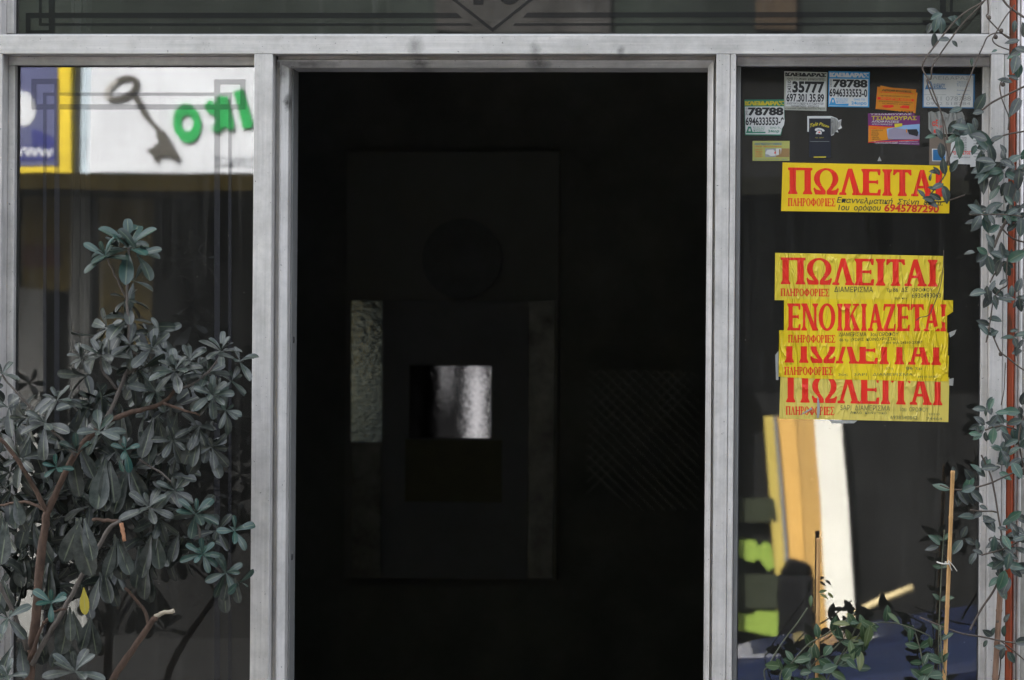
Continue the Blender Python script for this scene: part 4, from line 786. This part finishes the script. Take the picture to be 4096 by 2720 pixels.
VLEAF = [(3770,55,200,65),(3760,60,150,70),(3790,70,-20,60),(3815,60,-60,60),(3750,70,-100,75),(3730,90,-110,60),(3760,65,-80,80),(3733,190,95,58),(3800,157,170,48),(3808,162,-55,38),(3890,230,-95,36),
 (3990,200,200,30),(4080,160,180,70),(4090,190,200,70),(4060,190,-20,70),(4085,215,200,60),(4070,220,-100,90),(4095,150,100,60),(4060,80,-90,50),(4080,250,-110,75),(4050,330,170,60),(4075,320,150,60),(4090,400,-140,90),(4080,390,-110,90),
 (3900,445,50,85),(3890,455,20,60),(3895,470,-70,60),(3850,470,-110,85),(3870,490,-60,80),(3830,480,-120,70),(3850,430,-150,60),(3900,520,-40,110),(3880,530,180,90),(3845,540,200,75),(3830,545,-70,90),(3870,515,160,70),(3955,570,30,70),(3950,560,150,90),(3955,575,-70,90),(3945,600,-150,40),(3925,600,-95,90),(3905,580,-120,50),(3770,560,120,55),(3760,570,-80,70),(3745,545,-170,50),
 (3980,650,170,95),(3985,655,-160,110),(4000,640,-20,60),(4010,680,200,70),(4015,690,-140,80),(4020,690,-30,70),(4030,650,30,75),(4060,670,150,60),(4080,680,-100,80),(3990,700,-110,80),(3940,690,-95,85),(3960,680,-125,70),(4045,720,-90,90),(4000,740,-120,80),(4085,640,70,55),(4020,640,120,50),
 (3930,855,140,70),(3925,860,-120,75),(3940,855,30,80),(3935,865,-75,70),(3930,850,180,65),(4000,900,200,60),(4010,860,-30,70),(4030,850,60,60),(4050,820,120,50),(4080,830,20,55),(4085,870,-90,80),(4060,830,-140,90),
 (3975,990,110,70),(3950,1015,160,50),(3950,1015,-150,55),(3950,1020,-80,90),(3960,1010,-10,60),(3945,1010,-120,80),(4000,1040,130,60),(4005,1040,-120,70),(4030,1045,20,80),(4020,1050,-60,60),(4010,1030,90,60),(3900,1010,170,50),
 (3960,1165,75,60),(3965,1175,-110,70),(3945,1170,175,75),(3975,1180,-60,50),(4000,1190,-20,50),(4010,1200,0,55),(4065,1170,60,60),(4075,1190,-80,70),(4060,1185,170,50),(4080,1190,10,50),(3960,1300,150,65),
 (4065,1340,15,60),(4060,1350,180,55),(4055,1350,-80,45),(4070,1380,-100,50),(3955,1640,60,55),(3950,1640,180,60),(3985,1650,-60,60),(3960,1690,20,70),(3940,1700,130,70),(3935,1700,-120,60),(3975,1710,-85,80),(3980,1710,-110,70),(3990,1660,-120,60),(4035,1650,180,60),(4085,1620,60,70),(4080,1650,180,75),(4075,1650,-80,70),(4090,1700,-100,90),
 (3930,1735,200,55),(3920,1740,170,50),(3970,1790,-10,45),(4010,1800,170,60),(4015,1810,-80,75),(4030,1820,30,70),(4050,1850,-60,75),(4080,1790,60,60),(4085,1850,-100,70),(3990,1870,180,65),(3995,1890,-40,65),(3940,1880,60,60),
 (3800,1960,165,80),(3815,1930,85,75),(3830,1955,-60,80),(3840,1960,-90,80),(3850,1955,40,75),(3870,1955,80,60),(3880,1960,-30,90),(3870,1970,-70,70),(3845,1965,20,60),(3900,1930,120,80),(3925,1890,130,60),
 (3930,2050,200,45),(3930,2060,-60,90),(3990,2110,-20,45),(4010,2100,50,70),(4030,2080,30,75),(4040,2090,-60,70),(4010,2140,-60,70),(4030,2150,0,60),(4050,2160,30,65),(4060,2190,-10,70),(4000,2170,180,60),(4010,2190,-110,70),(4030,2200,-80,75),(4040,2210,-110,80),(3990,2200,200,40),(3910,2200,100,45),(3905,2210,-120,60),(4020,2240,-150,70),(4010,2260,180,60),(4030,2260,0,80),(4040,2270,-40,60),(4020,2280,-110,90),(4000,2310,200,60),(4040,2310,-120,90),(3990,2340,-60,80),(3985,2350,-20,50),
 (4015,2490,60,55),(4020,2500,-100,60),(4030,2600,160,60),(4030,2605,-70,60),(4060,2570,20,70),(3970,2545,150,50),(3960,2545,60,45),(3950,2560,-110,40),(4020,2590,-120,60),
 (3760,2180,140,65),(3755,2185,200,60),(3845,2150,60,50),(3850,2160,-130,70),(3860,2155,-20,50)]
for (a, c, an, L) in VLEAF[32:]:
    for k_ in range(random.choice((0, 1, 1, 2))):
        if a > 3900 and c < 2350: vleaf(vl_, a + random.uniform(-28, 34), c + random.uniform(-30, 30), -.10 + random.uniform(-.05, .02), random.uniform(0, 360), L * random.uniform(.7, 1.1), (0, .6), random.uniform(.42, .54))
for (a, c, an, L) in VLEAF: vleaf(vl_, a, c, -.15 + random.uniform(-.03, .03), an + random.uniform(-12, 12), L * random.uniform(.95, 1.2), (0, .75) if random.random() < .85 else (.9, 1), random.uniform(.42, .54))
# shoot over the topmost notice
for (a, c, an, L) in ((3765, 800, 150, 60), (3740, 800, 170, 60), (3735, 815, 150, 45), (3745, 760, 160, 45), (3770, 740, -70, 90), (3775, 735, 200, 65), (3760, 700, 130, 50), (3720, 725, 90, 40), (3760, 690, 170, 50), (3700, 790, 130, 50), (3700, 795, -30, 70), (3800, 690, 60, 70), (3780, 700, 100, 80)): vleaf(vl_, a, c, -.14, an, L, (.1, .5))
vs_.build('stem', VS, vine, True); vl_.build('foliage', VL, vine, True)

# leafy plant below the right window
GL = leaf_mat('green_plant_leaf', [(0.008, 0.022, 0.009), (0.016, 0.045, 0.018), (0.046, 0.074, 0.026), (0.10, 0.10, 0.022)], (0.045, 0.075, 0.032), 0.45, 0.25, (0.07, 0.09, 0.065))
GS = mat('green_plant_stem', (0.07, 0.075, 0.045), 0.7)
plant = empty('leafy_plant', 'fresh green leafy plant with arching stems at the foot of the right window', 'plant')
ps_, pl_ = MB(), MB()
def pst(pts, r, lv, L, tint, y0=-.16, skip=.15): vstem(pts, r, y0, None, lv, L, ps_, pl_, tint, skip)
pst([(3140, 3400), (3150, 3000), (3060, 2720), (3075, 2660), (3130, 2570), (3190, 2490), (3230, 2430)], 1.5, None, 0, (0, .4))
pst([(3160, 3400), (3180, 2980), (3120, 2720), (3160, 2660), (3230, 2580), (3300, 2540), (3360, 2500), (3420, 2450)], 1.6, 62, 78, (0, .55))
pst([(3200, 3400), (3200, 2900), (3220, 2740), (3260, 2650), (3330, 2600), (3370, 2560)], 1.6, 55, 85, (.1, .5))
pst([(3360, 2640), (3420, 2560), (3470, 2500), (3560, 2490), (3640, 2510), (3720, 2545)], 1.5, 80, 70, (.2, .75))
pst([(3260, 3200), (3300, 2860), (3310, 2720), (3350, 2650), (3400, 2560), (3430, 2500)], 1.5, 60, 78, (.3, .9))
pst([(3680, 3200), (3700, 2800), (3690, 2650), (3670, 2560), (3650, 2500)], 1.6, 60, 75, (.1, .5), -.14)
pst([(3780, 3200), (3770, 2800), (3755, 2600), (3760, 2400), (3772, 2200), (3778, 2120)], 1.4, 95, 62, (0, .4), -.12)
pst([(3820, 3200), (3800, 2800), (3770, 2650), (3760, 2500)], 1.5, 55, 80, (0, .3), -.18)
for i in range(22):
    a, c = random.choice(((3180, 2690), (3230, 2600), (3260, 2660), (3330, 2600), (3340, 2680), (3290, 2700), (3150, 2700), (3390, 2660), (3420, 2520), (3430, 2600), (3700, 2690), (3760, 2660)))
    vleaf(pl_, a + random.uniform(-45, 45), c + random.uniform(-35, 45), -.17 + random.uniform(-.05, .05), random.uniform(0, 360), random.uniform(60, 95), (0, .6), random.uniform(.55, .75), .6)
for (a, c, an, L) in ((3440, 2480, -30, 110), (3450, 2490, -80, 120), (3400, 2500, 170, 90), (3480, 2500, -100, 110), (3550, 2450, -40, 80), (3400, 2560, -80, 100), (3440, 2600, -90, 110), (3245, 2380, -95, 60), (3275, 2370, 20, 45), (3280, 2375, -25, 50), (3310, 2370, -40, 40)): vleaf(pl_, a, c, -.18, an, L, (.45, 1), .36, .1)
ps_.build('stem', GS, plant, True); pl_.build('foliage', GL, plant, True)

# bamboo canes
BAM = Nodes('bamboo'); v = BAM.coords((1, 1, 1)); BAM.l(BAM.ramp(BAM.noise(BAM.coords((30, 30, 2)), 8, 5), [(0.3, (0.33, 0.17, 0.055)), (0.7, (0.50, 0.29, 0.11))]), BAM.b.inputs['Base Color']); BAM.setv(BAM.b, Roughness=0.5)
def cane(p0, p1, r, y, label, m=BAM.m):
    q = MB(); a, c = U(p0[0], p0[1], y), U(p1[0], p1[1], y - .02); n_ = 9; P = []; Rr = []
    for i in range(n_ + 1):
        t = i / n_; p = a.lerp(c, t)
        for dz, k_ in ((-.004, 1), (0, 1.16), (.004, 1)):
            P.append(p + (c - a).normalized() * dz); Rr.append(r * k_)
    q.tube(P, Rr, 12); return tag(q.build('bamboo_cane', m, None, True), label, 'cane', 'bamboo canes staking the plants')
cane((3274, 2160), (3262, 3500), .0042, -.13, 'short bamboo cane standing in the green plant under the notices')
cane((3811, 1890), (3745, 3500), .0042, -.17, 'slender bamboo cane with white tie in front of the right window')
cane((4004, 2310), (3935, 3500), .0062, -.12, 'thick brown bamboo cane leaning against right upright', mat('old_brown_bamboo', (0.17, 0.095, 0.058), .65, 0, .3, 20, (10, 10, 1)))
q = MB(); q.tube(smooth_path([U(3748, 2248, -.177), U(3765, 2254, -.183), U(3790, 2256, -.182), U(3798, 2252, -.172), U(3780, 2248, -.166)]), .0016, 6)
q.tube(smooth_path([U(3792, 2240, -.18), U(3812, 2262, -.18), U(3828, 2285, -.18)]), .0008, 5); q.tube(smooth_path([U(3792, 2245, -.18), U(3800, 2265, -.18), U(3808, 2282, -.18)]), .0008, 5)
tag(q.build('plant_tie', mat('white_string', (.55, .53, .48), .8), None, True), 'white string tie knotted round the slender bamboo cane', 'tie')

# ------------------------------------------------------------------ the other side of the street
YO = -9.0
opp = empty('opposite_shop', 'row of dark shops across the street with a projecting canopy', 'building')
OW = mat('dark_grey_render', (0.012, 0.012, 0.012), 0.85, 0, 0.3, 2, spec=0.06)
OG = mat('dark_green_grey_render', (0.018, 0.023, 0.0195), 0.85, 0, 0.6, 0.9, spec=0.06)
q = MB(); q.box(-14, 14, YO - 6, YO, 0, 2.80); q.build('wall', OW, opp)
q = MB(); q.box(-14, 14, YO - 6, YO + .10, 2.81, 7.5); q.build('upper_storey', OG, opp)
q = MB(); q.box(-14, -0.2, YO + .002, YO + .9, 2.12, 2.20); q.build('canopy', mat('ochre_canopy', (0.020, 0.0145, 0.003), .8, spec=.05), opp)
q = MB(); q.box(-.19, 14, YO + .002, YO + .74, 2.12, 2.20); q.build('canopy', mat('dark_canopy', (0.008, 0.008, 0.006), .8, spec=.05), opp)
def ob(mb, x0, y0, x1, y1, y, d, m=0):
    a, c = M(x0, y0, y), M(x1, y1, y); mb.box(a.x, c.x, y - d, y, min(a.z, c.z), max(a.z, c.z), m)
LG = mat('pale_grey_render', (0.26, 0.26, 0.25), .85, 0, .2, 3)
q = MB(); ob(q, 286, 260, 300, 2600, YO + .05, .048); ob(q, 305, 260, 345, 2600, YO + .04, .038); ob(q, 70, 1150, 170, 2600, YO + .05, .048); q.build('pilaster', LG, opp)
q = MB(); ob(q, 95, 715, 285, 1160, YO + .03, .028); ob(q, 345, 725, 1100, 775, YO + .03, .028); ob(q, 400, 775, 600, 1400, YO + .02, .018); q.build('shop_window_panel', mat('ochre_panel', (0.17, 0.12, 0.022), .7, 0, .3, 6), opp)
q = MB(); ob(q, 95, 985, 240, 1070, YO + .04, .009); q.build('poster', mat('red_poster', (.11, .035, .02), .6), opp)
q = MB(); ob(q, 3030, -80, 3195, 112, YO + .13, .028); q.build('window_shutter', mat('brown_shutter', (.045, .032, .021), .8, 0, .4, 8, spec=.05), opp)
q = MB(); ob(q, 1745, -80, 2450, 130, YO + .125, .02); q.build('balcony_panel', mat('grey_balcony_panel', (.038, .0365, .035), .8, 0, .5, 5, spec=.05), opp)
# coloured wall strips in the sun
def strip(pts, m, y, name='wall_strip'):
    q = MB(); q.prism([M(a, c, y) for a, c in pts], (0, -.02, 0)); q.build(name, m, opp)
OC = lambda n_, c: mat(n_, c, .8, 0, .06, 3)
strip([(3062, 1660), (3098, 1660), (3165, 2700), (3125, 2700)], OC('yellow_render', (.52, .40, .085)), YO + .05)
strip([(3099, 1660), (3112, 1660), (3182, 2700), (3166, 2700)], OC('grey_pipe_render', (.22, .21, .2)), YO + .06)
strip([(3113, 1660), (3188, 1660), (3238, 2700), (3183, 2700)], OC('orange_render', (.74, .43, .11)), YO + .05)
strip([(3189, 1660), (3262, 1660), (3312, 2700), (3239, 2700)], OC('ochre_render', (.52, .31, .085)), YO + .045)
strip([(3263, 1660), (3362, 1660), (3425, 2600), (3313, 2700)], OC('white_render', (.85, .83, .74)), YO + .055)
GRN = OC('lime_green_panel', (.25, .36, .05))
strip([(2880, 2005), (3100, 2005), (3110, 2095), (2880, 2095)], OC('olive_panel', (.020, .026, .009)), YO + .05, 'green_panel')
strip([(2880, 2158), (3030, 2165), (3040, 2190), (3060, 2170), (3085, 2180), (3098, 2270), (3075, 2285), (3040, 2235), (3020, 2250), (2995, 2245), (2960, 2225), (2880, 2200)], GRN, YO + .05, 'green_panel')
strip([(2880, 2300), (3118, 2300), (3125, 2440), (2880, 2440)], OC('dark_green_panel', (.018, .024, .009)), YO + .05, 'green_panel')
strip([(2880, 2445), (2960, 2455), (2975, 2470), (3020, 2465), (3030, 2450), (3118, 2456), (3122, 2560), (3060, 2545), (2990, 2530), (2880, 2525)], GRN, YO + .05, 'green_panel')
WPI = mat('reflector_white_paint', (.80, .80, .79), .7, 0, .85, 26, (1, 1, 3))  # white pieces added only to put bright streaks in the lift window
q = MB(); q.box(.175, .285, YO + .08, YO + .2, 0, 1.36); q.build('pillar', WPI, opp, bevel=.004)  # added box, a reflector mirrored by the lift window
q = MB(); q.tube(smooth_path([(-.085, YO + .2, 1.4), (-.10, YO + .2, 1.12), (-.125, YO + .2, 1.05), (-.15, YO + .2, .6), (-.15, YO + .2, 0)]), .011, 10); q.build('streak_reflector', WPI, opp, True)
q = MB(); q.tube([(.01, YO + .2, 1.5), (.005, YO + .2, 1.03), (-.0, YO + .2, .99)], .011, 10); q.build('streak_reflector', WPI, opp, True)
# added dark block standing in for the shadow shape on the orange wall
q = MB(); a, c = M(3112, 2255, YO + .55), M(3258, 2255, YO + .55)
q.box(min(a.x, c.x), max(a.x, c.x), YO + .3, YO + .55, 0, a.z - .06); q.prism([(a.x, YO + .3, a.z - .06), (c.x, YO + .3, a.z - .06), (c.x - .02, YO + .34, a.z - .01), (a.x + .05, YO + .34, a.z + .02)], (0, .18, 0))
tag(q.build('shade_block', mat('shade_block_dark', (.008, .008, .009), .9, spec=.05), None, bevel=.02), 'added dark block standing in for shade on the orange wall across the street', 'shade block')
q = MB(); q.tube([M(3385, 2474, YO + .9), M(3520, 2405, YO + .9), M(3655, 2352, YO + .9)], .018, 10); q.build('sunlit_kerb_tube', mat('sunlit_kerb_cream', (.62, .50, .26), .6), opp, True)  # tube added to stand in for a sunlit kerb line
# white key shop sign
YS = YO + .14
key = empty('key_sign', 'white sign board with key picture and green letters, mirrored in the left window', 'sign')
WS = mat('white_sign_face', (.63, .65, .69), .5, 0, .12, 5); RIM = mat('sign_rim', (.42, .50, .56), .5)
q = MB(); ob(q, 330, 230, 1140, 716, YS, .13); q.build('case', RIM, key)
q = MB(); ob(q, 362, 236, 1136, 690, YS + .004, .003); q.build('face', WS, key)
KD = mat('key_brown', (.06, .055, .045), .6); KG = mat('key_grey', (.36, .35, .33), .5)
q = MB(); fm = lambda yy: (lambda x, y_: M(x, y_, yy))
def relief(mb, pts, m, lift): mb.prism([M(a, c, YS + .004 + lift) for a, c in pts], (0, -lift * .8, 0), m)
def rot(px_, py_, cx, cy, an): return (cx + px_ * math.cos(an) - py_ * math.sin(an), cy + px_ * math.sin(an) + py_ * math.cos(an))
for i, p in enumerate(ring(0, 0, 72, 46, 48, 25, 0, 360, 30)):
    relief(q, [rot(a, c, 481, 353, -.42) for a, c in p], 1 if 12 < i < 22 else 0, .012 + .0006 * (i % 2))
relief(q, [(520, 385), (545, 378), (600, 478), (650, 528), (690, 600), (668, 590), (625, 530), (565, 462)], 0, .014)
relief(q, [(618, 522), (650, 522), (700, 610), (712, 630), (690, 638), (662, 620), (625, 620), (618, 645), (606, 635), (596, 610), (578, 597), (606, 588), (612, 575), (628, 570), (618, 550)], 0, .016)
q.build('key_emblem', [KD, KG], key)
q = MB(); GRS = mat('green_letters', (.012, .33, .075), .5)
for p in ring(0, 0, 56, 77, 24, 33, 0, 360, 30): relief(q, [rot(a, c, 739, 491, -.16) for a, c in p], 0, .012)
relief(q, [(860, 383), (905, 385), (936, 512), (918, 524), (895, 505), (866, 532), (838, 515), (852, 500), (858, 470), (820, 448), (806, 425), (832, 398), (856, 415)], 0, .014)
relief(q, [(926, 368), (968, 356), (1016, 500), (1004, 515), (972, 516), (948, 430)], 0, .014)
relief(q, [(1055, 345), (1100, 335), (1150, 500), (1110, 510)], 0, .014)
q.build('letters', GRS, key)
q = MB(); text(q, 'ΣΙΝΙΚΟΣ', [(1020, 628), (850, 622), (850, 666), (1020, 672)], lambda a, c: M(a, c, YS + .006), 0); q.build('small_letters', mat('grey_letters', (.10, .12, .14), .6), key)
# blue sign
blue = empty('blue_sign', 'blue shop sign with yellow border and white disc, mirrored in the left window', 'sign')
q = MB(); ob(q, -200, 200, 285, 695, YS, .13); q.build('border', mat('yellow_border', (.68, .50, .02), .5, 0, .15, 5), blue)
q = MB(); ob(q, -180, 205, 234, 664, YS + .004, .003); q.build('face', mat('blue_sign_face', (.085, .095, .20), .5, 0, .1, 4), blue)
q = MB(); fc = [(90 + 52 * math.cos(t * .2094), 430 + 70 * math.sin(t * .2094)) for t in range(30)]; q.prism([M(a, c, YS + .008) for a, c in fc], (0, -.003, 0)); q.build('disc', WS, blue)
q = MB(); q.prism([M(a, c, YS + .007) for a, c in ((125, 508), (140, 512), (218, 545), (218, 580), (125, 575))], (0, -.002, 0)); q.prism([M(a, c, YS + .007) for a, c in ((20, 575), (218, 582), (218, 640), (20, 640))], (0, -.002, 0)); q.build('emblem', mat('deep_blue_patch', (.02, .025, .16), .5), blue)
q = MB(); text(q, 'WWW', [(215, 592), (30, 578), (30, 622), (215, 628)], lambda a, c: M(a, c, YS + .010), 0, .04); q.build('letters', WS, blue)

# ------------------------------------------------------------------ blue car parked at the kerb
car = empty('parked_car', 'blue hatchback parked at the kerb, its bonnet mirrored in the right window', 'car')
BL = Nodes('blue_car_paint'); BL.b.inputs['Base Color'].default_value = (.075, .12, .33, 1); BL.setv(BL.b, Roughness=.3); BL.b.inputs['Coat Weight'].default_value = .5
CY = -2.95; HW = .82
ST = [(0.22, .22, .36, .38, .60), (.27, .14, .43, .45, .72), (.50, .12, .49, .515, .78), (.85, .12, .545, .575, .80), (1.25, .12, .61, .65, .80), (1.9, .12, .70, 1.16, .80), (2.45, .12, .72, 1.26, .80), (3.1, .12, .72, 1.22, .80), (3.65, .12, .71, .95, .79), (3.92, .16, .66, .72, .72), (3.98, .22, .52, .55, .64)]
q = MB(); vsx = []; NR = 12
for (x, zl, zb, zt, hw) in ST:
    tw_ = hw * (.93 - .30 * min(1, max(0, zt - zb) / .5))
    pr = [(-hw * .9, zl), (-hw, zl + (zb - zl) * .45), (-hw * .985, zb - .04), (-hw * .95, zb), (-tw_, zt - .05), (-tw_ * .8, zt), (tw_ * .8, zt), (tw_, zt - .05), (hw * .95, zb), (hw * .985, zb - .04), (hw, zl + (zb - zl) * .45), (hw * .9, zl)]
    vsx += [(x, CY + a, c) for a, c in pr]
fs = [(i * NR + k_, i * NR + (k_ + 1) % NR, (i + 1) * NR + (k_ + 1) % NR, (i + 1) * NR + k_) for i in range(len(ST) - 1) for k_ in range(NR)] + [tuple(range(NR)), tuple((len(ST) - 1) * NR + k_ for k_ in range(NR))[::-1]]
q.add(vsx, fs, 0)
for i, f in enumerate(q.f):
    st_i, k_ = divmod(i, NR)
    if i < (len(ST) - 1) * NR and ((3 < st_i < 8 and k_ in (3, 7)) or (st_i in (4, 7) and k_ in (4, 5, 6))): q.mi[i] = 1
q.build('body', [BL.m, mat('dark_car_window', (.01, .012, .014), .08)], car, True)
TY = mat('tyre_rubber', (.015, .015, .015), .85); RIMM = mat('alloy_rim', (.4, .4, .42), .35, .8)
for wx in (.88, 3.25):
    for sy in (-1, 1):
        q = MB(); cy = CY + sy * (HW - .07); q.tube([(wx, cy - .09, .17), (wx, cy - .075, .17), (wx, cy + .075, .17), (wx, cy + .09, .17)], [.25, .29, .29, .25], 28); wh = q.build('wheel', TY, car, True)
        q = MB(); q.tube([(wx, cy + sy * .088, .17), (wx, cy + sy * .096, .17)], [.18, .16], 20); q.build('rim', RIMM, wh)
for sy in (-1, 1):
    q = MB(); q.box(.235, .40, CY + sy * .45, CY + sy * .62, .34, .43); q.build('headlight', mat('headlight_glass', (.6, .62, .64), .15), car, bevel=.03)
